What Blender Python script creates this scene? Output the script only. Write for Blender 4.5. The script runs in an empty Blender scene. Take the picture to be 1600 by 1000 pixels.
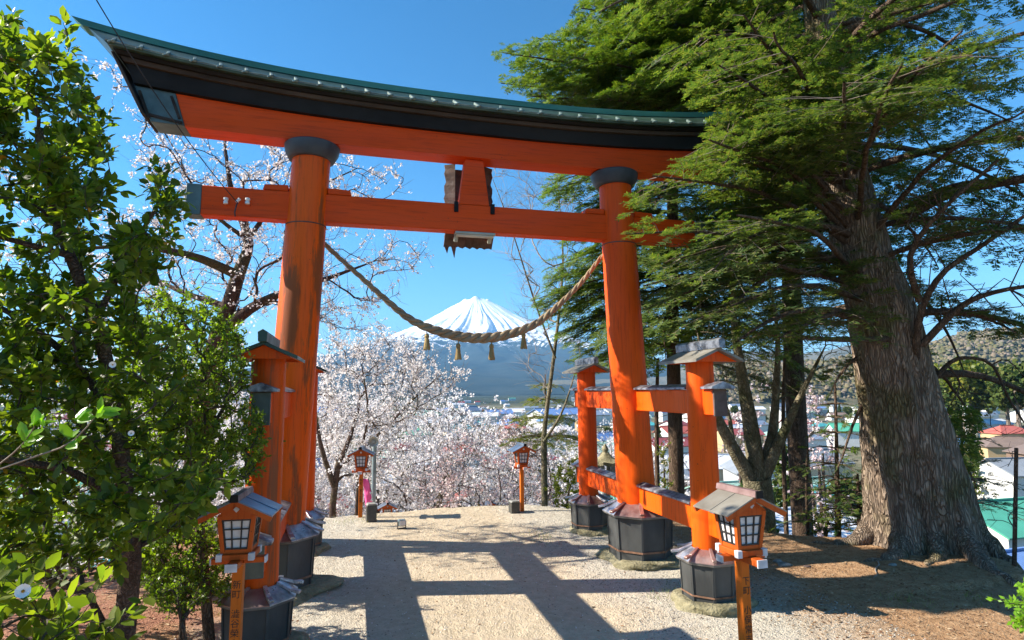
import bpy, bmesh, math, random
import numpy as np
from mathutils import Vector, Matrix
R = math.radians
rng = np.random.default_rng(7)
random.seed(7)
scene = bpy.context.scene
col = scene.collection

# ------------------------------------------------------------------ camera, sky, sun, exposure
F = 922.81
CAM = dict(cx=-1.4513, cy=-7.5839, h=2.2468, yaw=.2556, pit=.1208, rol=-.0071)
def cam_basis():
    cy, sy = math.cos(CAM['yaw']), math.sin(CAM['yaw']); cp, sp = math.cos(CAM['pit']), math.sin(CAM['pit'])
    w = np.array([sy*cp, cy*cp, sp]); r0 = np.array([cy, -sy, 0]); u0 = np.cross(r0, w)
    c, s = math.cos(CAM['rol']), math.sin(CAM['rol'])
    return np.array([CAM['cx'], CAM['cy'], CAM['h']]), c*r0+s*u0, -s*r0+c*u0, w
CP, CR, CU, CW = cam_basis()
def at(x, y, D):                      # world point seen at photo pixel x, y at depth D metres
    return CP + D*(CW + (x-800)/F*CR - (y-500)/F*CU)
def proj(P):
    d = np.asarray(P, float)-CP; z = d @ CW
    return 800+F*(d @ CR)/z, 500-F*(d @ CU)/z, z
cd = bpy.data.cameras.new('camera'); cam = bpy.data.objects.new('camera', cd); col.objects.link(cam)
cam.matrix_world = Matrix(((CR[0], CU[0], -CW[0], CP[0]), (CR[1], CU[1], -CW[1], CP[1]), (CR[2], CU[2], -CW[2], CP[2]), (0, 0, 0, 1)))
cd.sensor_width = 36; cd.lens = 36*F/1600; cd.clip_start = .05; cd.clip_end = 60000
scene.camera = cam
SUN = Vector((-1.37, .345, 1)).normalized()
sl = bpy.data.lights.new('sun', 'SUN'); so = bpy.data.objects.new('sun', sl); col.objects.link(so)
sl.energy = 5.0; sl.angle = R(.5); sl.color = (1, .92, .80)
so.rotation_euler = SUN.to_track_quat('Z', 'Y').to_euler(); so.location = (-20, 5, 20)
world = bpy.data.worlds.new("World"); scene.world = world; world.use_nodes = True
wn = world.node_tree; wn.nodes.clear()
sky = wn.nodes.new('ShaderNodeTexSky'); sky.sky_type = 'NISHITA'; sky.sun_disc = False
sky.sun_elevation = math.asin(SUN.z); sky.sun_rotation = math.atan2(SUN.x, SUN.y)
sky.altitude = 900; sky.air_density = 1.0; sky.dust_density = .3; sky.ozone_density = 2.0
bg = wn.nodes.new('ShaderNodeBackground'); bg.inputs[1].default_value = .056
wo = wn.nodes.new('ShaderNodeOutputWorld'); hs = wn.nodes.new('ShaderNodeHueSaturation'); hs.inputs['Saturation'].default_value = 1.30; hs.inputs['Hue'].default_value = .485
wn.links.new(sky.outputs[0], hs.inputs['Color']); gm = wn.nodes.new('ShaderNodeGamma'); gm.inputs[1].default_value = 1.3
wn.links.new(hs.outputs[0], gm.inputs[0]); wn.links.new(gm.outputs[0], bg.inputs[0]); wn.links.new(bg.outputs[0], wo.inputs[0])
scene.view_settings.view_transform = 'Standard'; scene.view_settings.look = 'None'
scene.view_settings.exposure = 1.46; scene.view_settings.gamma = 1
scene.render.engine = 'CYCLES'
scene.cycles.max_bounces = 8; scene.cycles.diffuse_bounces = 6; scene.cycles.transparent_max_bounces = 4; scene.cycles.volume_bounces = 0
scene.render.resolution_x = 1024; scene.render.resolution_y = 640

# ------------------------------------------------------------------ helpers
def tag(o, label=None, cat=None, group=None, kind=None):
    if label: o['label'] = label
    if cat: o['category'] = cat
    if group: o['group'] = group
    if kind: o['kind'] = kind
    return o
def empty(name, label, cat, loc=(0, 0, 0), rotz=0, group=None):
    o = bpy.data.objects.new(name, None); col.objects.link(o); o.location = loc; o.rotation_euler = (0, 0, rotz)
    o.empty_display_size = .1
    return tag(o, label, cat, group)
def copy_tree(o, parent=None):
    c = o.copy(); col.objects.link(c); c.parent = parent
    for ch in o.children: copy_tree(ch, c)
    return c
def link(name, me, mats, parent=None, smooth=False):
    if not isinstance(mats, (list, tuple)): mats = [mats]
    for m in mats: me.materials.append(m)
    if smooth: me.polygons.foreach_set('use_smooth', [True]*len(me.polygons))
    o = bpy.data.objects.new(name, me); col.objects.link(o); o.parent = parent
    return o
def np_mesh(name, V, F_, mats, parent=None, smooth=False, mi=None):
    V = np.asarray(V, np.float32); F_ = np.asarray(F_, np.int32); k = F_.shape[1]
    me = bpy.data.meshes.new(name); me.vertices.add(len(V)); me.vertices.foreach_set('co', V.ravel())
    me.loops.add(F_.size); me.loops.foreach_set('vertex_index', F_.ravel())
    me.polygons.add(len(F_)); me.polygons.foreach_set('loop_start', np.arange(0, F_.size, k, dtype=np.int32))
    me.polygons.foreach_set('loop_total', np.full(len(F_), k, np.int32))
    if mi is not None: me.polygons.foreach_set('material_index', np.asarray(mi, np.int32))
    me.update(calc_edges=True)
    return link(name, me, mats, parent, smooth)
class MB:                              # bmesh builder: gathers shapes into ONE mesh
    def __init__(s): s.v = []; s.f = []; s.m = []
    def add(s, V, Fs, m=0):
        b = len(s.v); s.v += [tuple(map(float, p)) for p in V]; s.f += [tuple(i+b for i in f) for f in Fs]; s.m += [m]*len(Fs)
        return s
    def box(s, x0, x1, y0, y1, z0, z1, m=0, M=None):
        V = [(x, y, z) for z in (z0, z1) for y in (y0, y1) for x in (x0, x1)]
        if M is not None: V = [M @ Vector(p) for p in V]
        return s.add(V, [(0, 2, 3, 1), (4, 5, 7, 6), (0, 1, 5, 4), (2, 6, 7, 3), (0, 4, 6, 2), (1, 3, 7, 5)], m)
    def bar(s, a, b, wx, wz, m=0, up=(0, 0, 1), wx2=None, wz2=None):     # box from a to b
        a, b = Vector(a), Vector(b); d = (b-a).normalized(); up = Vector(up)
        sx = d.cross(up).normalized(); uz = sx.cross(d)
        wx2 = wx if wx2 is None else wx2; wz2 = wz if wz2 is None else wz2; V = []
        for p, w1, w2 in ((a, wx, wz), (b, wx2, wz2)):
            V += [p-sx*w1/2-uz*w2/2, p+sx*w1/2-uz*w2/2, p+sx*w1/2+uz*w2/2, p-sx*w1/2+uz*w2/2]
        return s.add(V, [(3, 2, 1, 0), (4, 5, 6, 7), (0, 1, 5, 4), (1, 2, 6, 5), (2, 3, 7, 6), (3, 0, 4, 7)], m)
    def lathe(s, prof, n=24, c=(0, 0), m=0, rot=0, dz=0, lean=None):     # prof: (r, z) from the bottom up
        V = []; Fs = []
        for (r, z) in prof:
            ox = lean(z) if lean else 0
            for i in range(n):
                a = rot+2*math.pi*i/n; V.append((c[0]+ox+r*math.cos(a), c[1]+r*math.sin(a), z+dz))
        for j in range(len(prof)-1):
            for i in range(n):
                k = (i+1) % n; Fs.append((j*n+i, j*n+k, (j+1)*n+k, (j+1)*n+i))
        Fs.append(tuple(range(n-1, -1, -1))); Fs.append(tuple((len(prof)-1)*n+i for i in range(n)))
        return s.add(V, Fs, m)
    def prism(s, poly, x0, x1, axis='x', m=0):                           # poly in the other two axes
        n = len(poly)
        def P(t, a, b): return {'x': (t, a, b), 'y': (a, t, b), 'z': (a, b, t)}[axis]
        V = [P(x0, a, b) for a, b in poly]+[P(x1, a, b) for a, b in poly]
        Fs = [tuple(range(n)), tuple(range(2*n-1, n-1, -1))]+[(i, i+n, (i+1) % n+n, (i+1) % n) for i in range(n)]
        return s.add(V, Fs, m)
    def loft(s, rings, m=0, closed=True):                                # rings: equal-length closed loops
        n = len(rings[0]); V = [p for r in rings for p in r]; Fs = []
        for j in range(len(rings)-1):
            for i in range(n):
                k = (i+1) % n; Fs.append((j*n+i, j*n+k, (j+1)*n+k, (j+1)*n+i))
        if closed: Fs.append(tuple(range(n-1, -1, -1))); Fs.append(tuple((len(rings)-1)*n+i for i in range(n)))
        return s.add(V, Fs, m)
    def tube(s, pts, rad, n=8, m=0):
        V, Fq = tube_np([(np.array(pts, float), np.array(rad, float)*np.ones(len(pts)))], n)
        return s.add(V, [tuple(f) for f in Fq], m)
    def build(s, name, mats, parent=None, bevel=0, smooth=False, seg=1):
        me = bpy.data.meshes.new(name); me.from_pydata(s.v, [], s.f)
        if len(set(s.m)) > 1: me.polygons.foreach_set('material_index', s.m)
        bm = bmesh.new(); bm.from_mesh(me); bmesh.ops.recalc_face_normals(bm, faces=bm.faces)
        if bevel: bmesh.ops.bevel(bm, geom=[e for e in bm.edges if e.is_manifold and e.calc_face_angle(0) > .5], offset=bevel, segments=seg, affect='EDGES', profile=.6, clamp_overlap=True)
        bm.to_mesh(me); bm.free()
        o = link(name, me, mats, parent)
        if smooth:
            me.polygons.foreach_set('use_smooth', [True]*len(me.polygons)); me.set_sharp_from_angle(angle=R(38))
        return o
def frames(D):
    D = D/np.maximum(np.linalg.norm(D, axis=-1, keepdims=True), 1e-9)
    up = np.where(np.abs(D[..., 2:3]) > .9, np.array([1., 0, 0]), np.array([0, 0, 1.]))
    A = np.cross(D, up); A /= np.linalg.norm(A, axis=-1, keepdims=True); B = np.cross(A, D)
    return D, A, B
def tube_np(paths, n=5):
    Vs = []; Fs = []; base = 0
    ang = np.arange(n)*2*math.pi/n; ca, sa = np.cos(ang), np.sin(ang); i = np.arange(n); k = (i+1) % n
    groups = {}
    for pts, rad in paths: groups.setdefault(len(pts), []).append((pts, rad))
    for L, g in groups.items():
        P = np.array([a for a, b in g], float); Rr = np.array([b for a, b in g], float)
        T = np.empty_like(P); T[:, 1:-1] = P[:, 2:]-P[:, :-2]; T[:, 0] = P[:, 1]-P[:, 0]; T[:, -1] = P[:, -1]-P[:, -2]
        _, A, B = frames(T); _, A0, _ = frames((P[:, -1]-P[:, 0])[:, None, :])
        A = A0-(A0*T/np.maximum((T*T).sum(-1, keepdims=True), 1e-12)).sum(-1, keepdims=True)*T
        A /= np.maximum(np.linalg.norm(A, axis=-1, keepdims=True), 1e-9)
        Tn = T/np.maximum(np.linalg.norm(T, axis=-1, keepdims=True), 1e-9); B = np.cross(Tn, A)
        V = P[:, :, None, :]+Rr[:, :, None, None]*(A[:, :, None, :]*ca[:, None]+B[:, :, None, :]*sa[:, None])
        m = len(g); off = base+np.arange(m)[:, None, None]*L*n+np.arange(L-1)[None, :, None]*n
        f = np.stack([off+i, off+k, off+n+k, off+n+i], -1).reshape(-1, 4)
        Vs.append(V.reshape(-1, 3)); Fs.append(f); base += m*L*n
    return np.concatenate(Vs), np.concatenate(Fs)
def unit(v): v = np.asarray(v, float); return v/max(np.linalg.norm(v), 1e-9)
def rnd_unit(n):
    v = rng.normal(size=(n, 3)); return v/np.linalg.norm(v, axis=1, keepdims=True)
def scatter(tv, tf, P, X, N, S):      # template in x (length), y (width), z; X direction, N approx normal
    X = X/np.maximum(np.linalg.norm(X, axis=1, keepdims=True), 1e-9)
    Y = np.cross(N, X); Y /= np.maximum(np.linalg.norm(Y, axis=1, keepdims=True), 1e-9); Z = np.cross(X, Y)
    S = np.asarray(S, float).reshape(-1, 1, 1)*np.ones((len(P), 1, 1))
    V = P[:, None, :]+S*(tv[None, :, 0:1]*X[:, None, :]+tv[None, :, 1:2]*Y[:, None, :]+tv[None, :, 2:3]*Z[:, None, :])
    f = tf[None]+(np.arange(len(P))*len(tv))[:, None, None]
    return V.reshape(-1, 3), f.reshape(-1, tf.shape[1])
def smooth_path(pts, n):
    pts = np.array(pts, float); t = np.linspace(0, len(pts)-1, n); out = []
    for u in t:
        i = min(int(u), len(pts)-2); f = u-i
        p0 = pts[max(i-1, 0)]; p1 = pts[i]; p2 = pts[i+1]; p3 = pts[min(i+2, len(pts)-1)]
        out.append(.5*((2*p1)+(-p0+p2)*f+(2*p0-5*p1+4*p2-p3)*f*f+(-p0+3*p1-3*p2+p3)*f**3))
    return np.array(out)

# ------------------------------------------------------------------ materials
def new_mat(name):
    m = bpy.data.materials.new(name); m.use_nodes = True; nt = m.node_tree
    return m, nt, nt.nodes['Principled BSDF']
def N(nt, t, **kw):
    n = nt.nodes.new(t)
    for k, v in kw.items():
        if k in n.inputs: n.inputs[k].default_value = v
        else: setattr(n, k, v)
    return n
def noise(nt, scale, detail=4, vec=None, rough=.55, stretch=None, kind='Object', dist=0):
    tc = N(nt, 'ShaderNodeTexCoord'); v = tc.outputs[kind] if vec is None else vec
    if stretch:
        mp = N(nt, 'ShaderNodeMapping'); mp.inputs['Scale'].default_value = stretch; nt.links.new(v, mp.inputs[0]); v = mp.outputs[0]
    n = N(nt, 'ShaderNodeTexNoise'); n.inputs['Scale'].default_value = scale; n.inputs['Detail'].default_value = detail
    n.inputs['Roughness'].default_value = rough; n.inputs['Distortion'].default_value = dist; nt.links.new(v, n.inputs['Vector'])
    return n.outputs['Fac']
def ramp(nt, fac, stops, interp='LINEAR'):
    r = N(nt, 'ShaderNodeValToRGB'); e = r.color_ramp.elements; r.color_ramp.interpolation = interp
    while len(e) < len(stops): e.new(.5)
    for el, (p, c) in zip(e, stops):
        el.position = p; el.color = (*c, 1) if len(c) == 3 else c
    nt.links.new(fac, r.inputs[0]); return r.outputs[0]
def mix(nt, fac, a, b, typ='MIX'):
    m = N(nt, 'ShaderNodeMix', data_type='RGBA', blend_type=typ)
    for idx, v in ((0, fac), (6, a), (7, b)):
        if hasattr(v, 'links') or isinstance(v, bpy.types.NodeSocket): nt.links.new(v, m.inputs[idx])
        else: m.inputs[idx].default_value = v if idx == 0 else ((*v, 1) if len(v) == 3 else v)
    return m.outputs[2]
def math_(nt, op, a, b=None, clamp=False):
    m = N(nt, 'ShaderNodeMath', operation=op, use_clamp=clamp)
    for i, v in enumerate((a, b)):
        if v is None: continue
        if isinstance(v, bpy.types.NodeSocket): nt.links.new(v, m.inputs[i])
        else: m.inputs[i].default_value = v
    return m.outputs[0]
def bump(nt, bsdf, h, strength=.3, dist=.02):
    b = N(nt, 'ShaderNodeBump'); b.inputs['Strength'].default_value = strength; b.inputs['Distance'].default_value = dist
    nt.links.new(h, b.inputs['Height']); nt.links.new(b.outputs[0], bsdf.inputs['Normal'])
def surf(name, c1, c2, scale=4, rough=.6, metal=0, bs=.2, bd=.01, stretch=None, c3=None, spec=.5, fine=0):
    m, nt, b = new_mat(name)
    f = noise(nt, scale, 6, stretch=stretch); st = [(.35, c1), (.65, c2)]
    if c3: st.append((.78, c3))
    c = ramp(nt, f, st)
    if fine:
        c = mix(nt, .5, c, ramp(nt, noise(nt, fine, 3), [(.3, (.55, .55, .55)), (.7, (1.25, 1.25, 1.25))]), 'MULTIPLY')
    nt.links.new(c, b.inputs['Base Color'])
    nt.links.new(ramp(nt, noise(nt, scale*2.3, 4), [(.3, (rough*.8,)*3), (.7, (min(1, rough*1.2),)*3)]), b.inputs['Roughness'])
    b.inputs['Metallic'].default_value = metal; b.inputs['Specular IOR Level'].default_value = spec
    if bs: bump(nt, b, noise(nt, max(scale*6, fine), 5, stretch=stretch), bs, bd)
    return m
def paint_mat(name, base, dark, worn, wear=.66, stretch=(1, 1, .25), rough=.42):
    m, nt, b = new_mat(name)
    big = noise(nt, 1.3, 5, stretch=stretch); c = ramp(nt, big, [(.3, dark), (.6, base)])
    w = noise(nt, 3.2, 8, stretch=stretch, rough=.7)
    c = mix(nt, ramp(nt, w, [(wear, (0, 0, 0)), (wear+.06, (.75,)*3)]), c, worn)
    chips = noise(nt, 38, 3); big2 = noise(nt, 1.7, 2)
    cm = math_(nt, 'MULTIPLY', ramp(nt, chips, [(.70, (0,)*3), (.72, (1,)*3)]), ramp(nt, big2, [(.5, (0,)*3), (.62, (1,)*3)]))
    c = mix(nt, cm, c, (.035, .02, .015))
    grain = noise(nt, 34, 4, stretch=(1, 1, .06) if stretch[2] < 1 else (.06, 1, 1), rough=.7)
    c = mix(nt, .8, c, ramp(nt, grain, [(.28, (.62, .55, .5)), (.48, (1, 1, 1)), (.75, (1.08, 1.12, 1.1))]), 'MULTIPLY')
    nt.links.new(c, b.inputs['Base Color'])
    nt.links.new(ramp(nt, w, [(.3, (rough*.8,)*3), (.75, (.75,)*3)]), b.inputs['Roughness'])
    b.inputs['Specular IOR Level'].default_value = .22
    bump(nt, b, math_(nt, 'ADD', noise(nt, 9, 6, stretch=(1, 1, .1)), math_(nt, 'MULTIPLY', grain, .6)), .22, .01)
    return m
def leaf_mat(name, cols, trans=.35, rough=.45, tcol=None, spec=.35):
    m, nt, b = new_mat(name)
    g = N(nt, 'ShaderNodeNewGeometry'); st = [(i/max(1, len(cols)-1), c) for i, c in enumerate(cols)]
    c = ramp(nt, g.outputs['Random Per Island'], st)
    nt.links.new(c, b.inputs['Base Color']); b.inputs['Roughness'].default_value = rough; b.inputs['Specular IOR Level'].default_value = spec
    t = N(nt, 'ShaderNodeBsdfTranslucent'); nt.links.new(mix(nt, 1.0, c, tcol or (1.9, 2.1, .7), 'MULTIPLY'), t.inputs[0])
    ms = N(nt, 'ShaderNodeMixShader'); ms.inputs[0].default_value = trans
    nt.links.new(b.outputs[0], ms.inputs[1]); nt.links.new(t.outputs[0], ms.inputs[2])
    nt.links.new(ms.outputs[0], nt.nodes['Material Output'].inputs[0])
    return m
def bark_mat(name, c1, c2, c3=None, scale=14, vs=.16, bd=.03, strength=.9):
    m, nt, b = new_mat(name)
    n1 = noise(nt, scale, 8, stretch=(1, 1, vs), rough=.65, dist=.6); n2 = noise(nt, 1.6, 4)
    v = N(nt, 'ShaderNodeTexVoronoi', feature='DISTANCE_TO_EDGE'); tc = N(nt, 'ShaderNodeTexCoord'); mp = N(nt, 'ShaderNodeMapping')
    mp.inputs['Scale'].default_value = (1, 1, vs*1.3); nt.links.new(tc.outputs['Object'], mp.inputs[0])
    nv = N(nt, 'ShaderNodeTexNoise'); nv.inputs['Scale'].default_value = scale*.6; nt.links.new(mp.outputs[0], nv.inputs[0])
    vm = N(nt, 'ShaderNodeVectorMath', operation='MULTIPLY_ADD'); nt.links.new(nv.outputs[1], vm.inputs[0]); vm.inputs[1].default_value = (.22,)*3; nt.links.new(mp.outputs[0], vm.inputs[2])
    nt.links.new(vm.outputs[0], v.inputs[0]); v.inputs['Scale'].default_value = scale*2.4
    crack = ramp(nt, v.outputs[0], [(0, (0, 0, 0)), (.22, (1, 1, 1))])
    c = ramp(nt, n1, [(.3, c1), (.68, c2)])
    if c3: c = mix(nt, ramp(nt, n2, [(.5, (0,)*3), (.66, (.8,)*3)]), c, c3)
    c = mix(nt, .6, c, mix(nt, crack, (.45, .40, .36), (1.15, 1.15, 1.15)), 'MULTIPLY')
    nt.links.new(c, b.inputs['Base Color']); b.inputs['Roughness'].default_value = .9; b.inputs['Specular IOR Level'].default_value = .15
    bump(nt, b, math_(nt, 'ADD', math_(nt, 'MULTIPLY', crack, .7), n1), strength, bd)
    return m
M = {}
M['verm'] = paint_mat('vermilion_paint', (.84, .105, .001), (.66, .065, .001), (.26, .060, .012), .63)
M['verm_worn'] = paint_mat('worn_vermilion_paint', (.84, .108, .001), (.56, .062, .002), (.13, .065, .025), .515, (1, 1, .14))
M['verm_bare'] = paint_mat('peeling_vermilion_paint', (.80, .100, .001), (.52, .065, .003), (.17, .085, .04), .50, (2.2, 2.2, .12))
M['verm_beam'] = paint_mat('vermilion_beam_paint', (.74, .070, .001), (.62, .054, .001), (.35, .05, .01), .72, (.3, 1, 1))
M['lamp_paint'] = paint_mat('orange_lamp_paint', (.55, .105, .012), (.38, .066, .012), (.22, .06, .02), .62, (1, 1, .3))
M['lamp_post'] = paint_mat('amber_post_paint', (.62, .15, .010), (.46, .10, .010), (.26, .08, .02), .62, (1, 1, .15))
M['black'] = surf('black_lacquered_wood', (.008, .008, .009), (.020, .018, .017), 3, .6, 0, .3, .01, (.2, 1, 1), None, .15)
M['soot'] = surf('dark_weathered_trim', (.02, .015, .012), (.085, .060, .045), 3, .7, 0, .4, .01, (.15, 1, 1), None, .2)
M['capital'] = surf('slate_blue_capital', (.030, .038, .050), (.055, .065, .08), 4, .5, 0, .1)
M['verdigris'] = surf('green_copper_cap', (.035, .13, .09), (.08, .24, .165), 2.5, .5, .2, .15, .005, (.3, 1, 1), (.04, .10, .07))
M['copper_dark'] = surf('dark_green_copper_roof', (.025, .05, .04), (.07, .12, .095), 3, .42, .4, .15, .005, None, (.12, .20, .15))
M['hook'] = surf('weathered_roll_cap', (.08, .11, .10), (.22, .29, .26), 9, .5, .3, .1)
M['wrap'] = surf('grey_green_sheet_cap', (.06, .075, .065), (.14, .17, .15), 3, .42, .5, .15)
M['plinth'] = surf('black_plinth_boards', (.035, .037, .037), (.085, .088, .085), 2.2, .55, .1, .4, .01, (1, 1, .5), (.10, .095, .06))
M['rust'] = surf('rusty_band', (.13, .06, .03), (.28, .15, .09), 12, .8)
M['foil_red'] = surf('reddish_copper_sheet', (.24, .12, .10), (.42, .30, .27), 5, .38, .6, .3, .01)
M['foil'] = surf('silver_patina_sheet', (.25, .26, .29), (.60, .61, .65), 9, .32, .7, .5, .012, None, (.30, .22, .36))
M['foil_edge'] = surf('grey_plinth_cornice', (.12, .11, .10), (.25, .24, .22), 6, .5, .3)
M['beam_cap'] = surf('patched_sheet_beam_cap', (.06, .065, .08), (.40, .42, .47), 11, .38, .6, .4, .01, None, (.20, .09, .08))
M['moss_stone'] = surf('mossy_foundation_stone', (.16, .14, .07), (.34, .30, .18), 5, .95, 0, 1, .04, None, (.20, .22, .07), fine=30)
M['stone'] = surf('grey_stone', (.18, .18, .16), (.34, .33, .30), 6, .9, 0, .8, .02, fine=30)
M['palestone'] = surf('pale_lichen_stone', (.30, .32, .26), (.52, .55, .46), 4, .95, 0, .8, .03, fine=25)
M['black_stone'] = surf('polished_dark_granite', (.03, .032, .03), (.06, .06, .055), 20, .35)
M['paper'] = surf('white_lamp_pane', (.55, .53, .52), (.72, .70, .69), 5, .6, 0, 0)
M['lattice'] = surf('black_lattice', (.015, .015, .015), (.03, .028, .028), 10, .5)
M['white_end'] = surf('white_painted_end', (.45, .45, .47), (.7, .7, .72), 9, .6)
M['slate'] = surf('blue_grey_metal_roof', (.10, .13, .18), (.20, .24, .31), 4, .35, .5, .15, .006)
M['slate_warm'] = surf('grey_brown_metal_roof', (.17, .15, .12), (.27, .25, .21), 4, .5, .2, .15, .006)
M['ridge'] = surf('maroon_ridge_cap', (.14, .07, .06), (.30, .20, .19), 7, .5, .2)
M['ink'] = surf('black_ink', (.015, .01, .008), (.02, .015, .01), 5, .7, 0, 0)
M['porcelain'] = surf('white_porcelain', (.70, .66, .60), (.8, .78, .74), 4, .25, 0, 0)
M['cable'] = surf('black_cable_sheath', (.01, .01, .01), (.02, .02, .022), 5, .5, 0, 0)
M['frame_brown'] = surf('weathered_brown_frame', (.05, .03, .025), (.13, .09, .075), 6, .8, 0, .4, .01)
M['fixture'] = surf('grey_fixture_housing', (.30, .30, .24), (.42, .42, .35), 4, .4)
M['diffuser'] = surf('milky_diffuser', (.45, .45, .38), (.55, .55, .48), 4, .35, 0, 0)
M['pole_grey'] = surf('grey_green_steel', (.16, .21, .21), (.26, .32, .32), 4, .5, .2)
M['pink'] = surf('pink_banner_cloth', (.80, .08, .28), (.88, .14, .36), 4, .8, 0, 0)
M['white_ink'] = surf('white_banner_print', (.8, .75, .75), (.85, .8, .8), 4, .8, 0, 0)

# ------------------------------------------------------------------ terrain
POLY = np.array([(-9, -40), (-8.2, -8), (-6.6, -3), (-5.6, .5), (-4.2, 3.0), (-2.4, 4.1), (0, 4.5), (2, 4.3), (3.2, 3.2), (4.4, 1.5), (5.4, .5), (6.5, -.1), (6.9, -1.2), (6.3, -3.0), (6.9, -6), (10, -40)], float)
def sdf(X, Y):
    P = np.stack([X, Y], -1).reshape(-1, 2); best = np.full(len(P), 1e18); inside = np.zeros(len(P), bool); n = len(POLY)
    for i in range(n):
        a = POLY[i]; b = POLY[(i+1) % n]; ab = b-a; t = np.clip(((P-a) @ ab)/(ab @ ab), 0, 1)
        best = np.minimum(best, ((P-a-t[:, None]*ab)**2).sum(1))
        c = ((a[1] > P[:, 1]) != (b[1] > P[:, 1])); xx = (b[0]-a[0])*(P[:, 1]-a[1])/(b[1]-a[1]+1e-12)+a[0]
        inside ^= c & (P[:, 0] < xx)
    d = np.sqrt(best); d[inside] *= -1
    return d.reshape(X.shape)
VAL = -17.
def zfun(X, Y):
    X = np.asarray(X, float); Y = np.asarray(Y, float); d = sdf(X, Y)
    far = np.hypot(X, Y)
    k = np.maximum(0, d+.15)
    z = VAL*(1-np.exp(-k**1.08/15.))
    z = z-14*np.clip((far-150)/900, 0, 1)
    n1 = .5*np.sin(X*1.3+.7*np.sin(Y*.9))*np.cos(Y*1.1+1.3)+.3*np.sin(X*3.1+Y*2.3)*np.sin(Y*2.7-X*.6)
    rough = np.clip(.3+np.maximum(0, d+3)/3, .3, 3)
    path = np.clip((np.abs(X-.1)-1.9)/.8, 0, 1)
    z = z+n1*(.012+.03*path)*np.minimum(rough, 5)
    # soil heaped round the roots of the big fir and on the left bank
    z = z+.04*np.exp(-((X-6.0)**2+(Y+.9)**2)/1.6)-.10*np.clip((X-3.5)/4, 0, 1)*(Y < -2)
    z = z+.22*np.exp(-(((X+4.3)/1.2)**2+((Y+1.2)/1.6)**2))
    z = z+np.where(far > 60, .9*np.sin(X/37.)*np.cos(Y/51.), 0)
    return z
def zat(x, y): return float(zfun(np.array([x]), np.array([y]))[0])
def ground_mat():
    m, nt, b = new_mat('gravel_and_soil')
    tc = N(nt, 'ShaderNodeTexCoord'); sp = N(nt, 'ShaderNodeSeparateXYZ'); nt.links.new(tc.outputs['Object'], sp.inputs[0])
    X, Y = sp.outputs[0], sp.outputs[1]
    wob = math_(nt, 'MULTIPLY', math_(nt, 'SUBTRACT', noise(nt, .9, 5), .5), 2.2)
    # gravel -> soil to the right of the plinths, to the left of the gate, towards the camera edge
    rt = math_(nt, 'ADD', math_(nt, 'SUBTRACT', X, 2.75), wob); rt = math_(nt, 'MULTIPLY', rt, 1.3, True)
    lt = math_(nt, 'ADD', math_(nt, 'SUBTRACT', math_(nt, 'MULTIPLY', X, -1), 2.2), wob); lt = math_(nt, 'MULTIPLY', lt, 1.6, True)
    fine = noise(nt, 62, 3, rough=.75); mid = noise(nt, 9, 6, rough=.7); big = noise(nt, 1.1, 5)
    v = N(nt, 'ShaderNodeTexVoronoi'); v.inputs['Scale'].default_value = 55; nt.links.new(tc.outputs['Object'], v.inputs[0])
    peb = ramp(nt, v.outputs['Color'], [(.1, (.22, .20, .165)), (.45, (.43, .39, .32)), (.9, (.62, .58, .50))])
    grav = mix(nt, .38, ramp(nt, mid, [(.3, (.42, .37, .29)), (.7, (.60, .54, .43))]), peb)
    sand = ramp(nt, math_(nt, 'ADD', math_(nt, 'MULTIPLY', mid, .6), math_(nt, 'MULTIPLY', fine, .4)), [(.35, (.42, .34, .23)), (.65, (.62, .52, .38))])
    # finer pale sand in the trodden middle of the path, grey grit at its sides
    mm = math_(nt, 'ADD', math_(nt, 'ABSOLUTE', math_(nt, 'ADD', X, -.1)), wob); mm = math_(nt, 'SUBTRACT', mm, .9); mm = math_(nt, 'MULTIPLY', mm, 1.2, True)
    path = mix(nt, mm, sand, grav)
    path = mix(nt, .35, path, ramp(nt, big, [(.3, (.75, .72, .68)), (.7, (1.15, 1.13, 1.1))]), 'MULTIPLY')
    soil = ramp(nt, math_(nt, 'ADD', math_(nt, 'MULTIPLY', mid, .55), math_(nt, 'MULTIPLY', fine, .45)), [(.32, (.16, .085, .040)), (.5, (.36, .215, .115)), (.68, (.54, .37, .22))])
    red = ramp(nt, fine, [(.3, (.22, .08, .055)), (.7, (.44, .21, .15))])
    c = mix(nt, rt, path, soil); c = mix(nt, lt, c, mix(nt, ramp(nt, big, [(.4, (0,)*3), (.6, (.8,)*3)]), soil, red))
    # far land: fields, roads and scrub
    g = N(nt, 'ShaderNodeVectorMath', operation='LENGTH'); nt.links.new(tc.outputs['Object'], g.inputs[0])
    fm = math_(nt, 'MULTIPLY', math_(nt, 'SUBTRACT', g.outputs['Value'], 14), .05, True)
    v2 = N(nt, 'ShaderNodeTexVoronoi'); v2.inputs['Scale'].default_value = .03; nt.links.new(tc.outputs['Object'], v2.inputs[0])
    land = ramp(nt, v2.outputs['Color'], [(.2, (.06, .075, .035)), (.45, (.16, .14, .09)), (.6, (.22, .20, .16)), (.8, (.10, .12, .05))])
    land = mix(nt, math_(nt, 'MULTIPLY', math_(nt, 'SUBTRACT', g.outputs['Value'], 1300), .002, True), land, ramp(nt, noise(nt, .004, 8), [(.35, (.015, .03, .02)), (.65, (.06, .07, .05))]))
    land = mix(nt, math_(nt, 'MULTIPLY', math_(nt, 'SUBTRACT', 1500, g.outputs['Value']), .0006, True), land, ramp(nt, noise(nt, .15, 8), [(.3, (.05, .07, .03)), (.7, (.24, .20, .14))]))
    slope = ramp(nt, noise(nt, 1.5, 8), [(.3, (.05, .05, .02)), (.7, (.17, .13, .07))])
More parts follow.
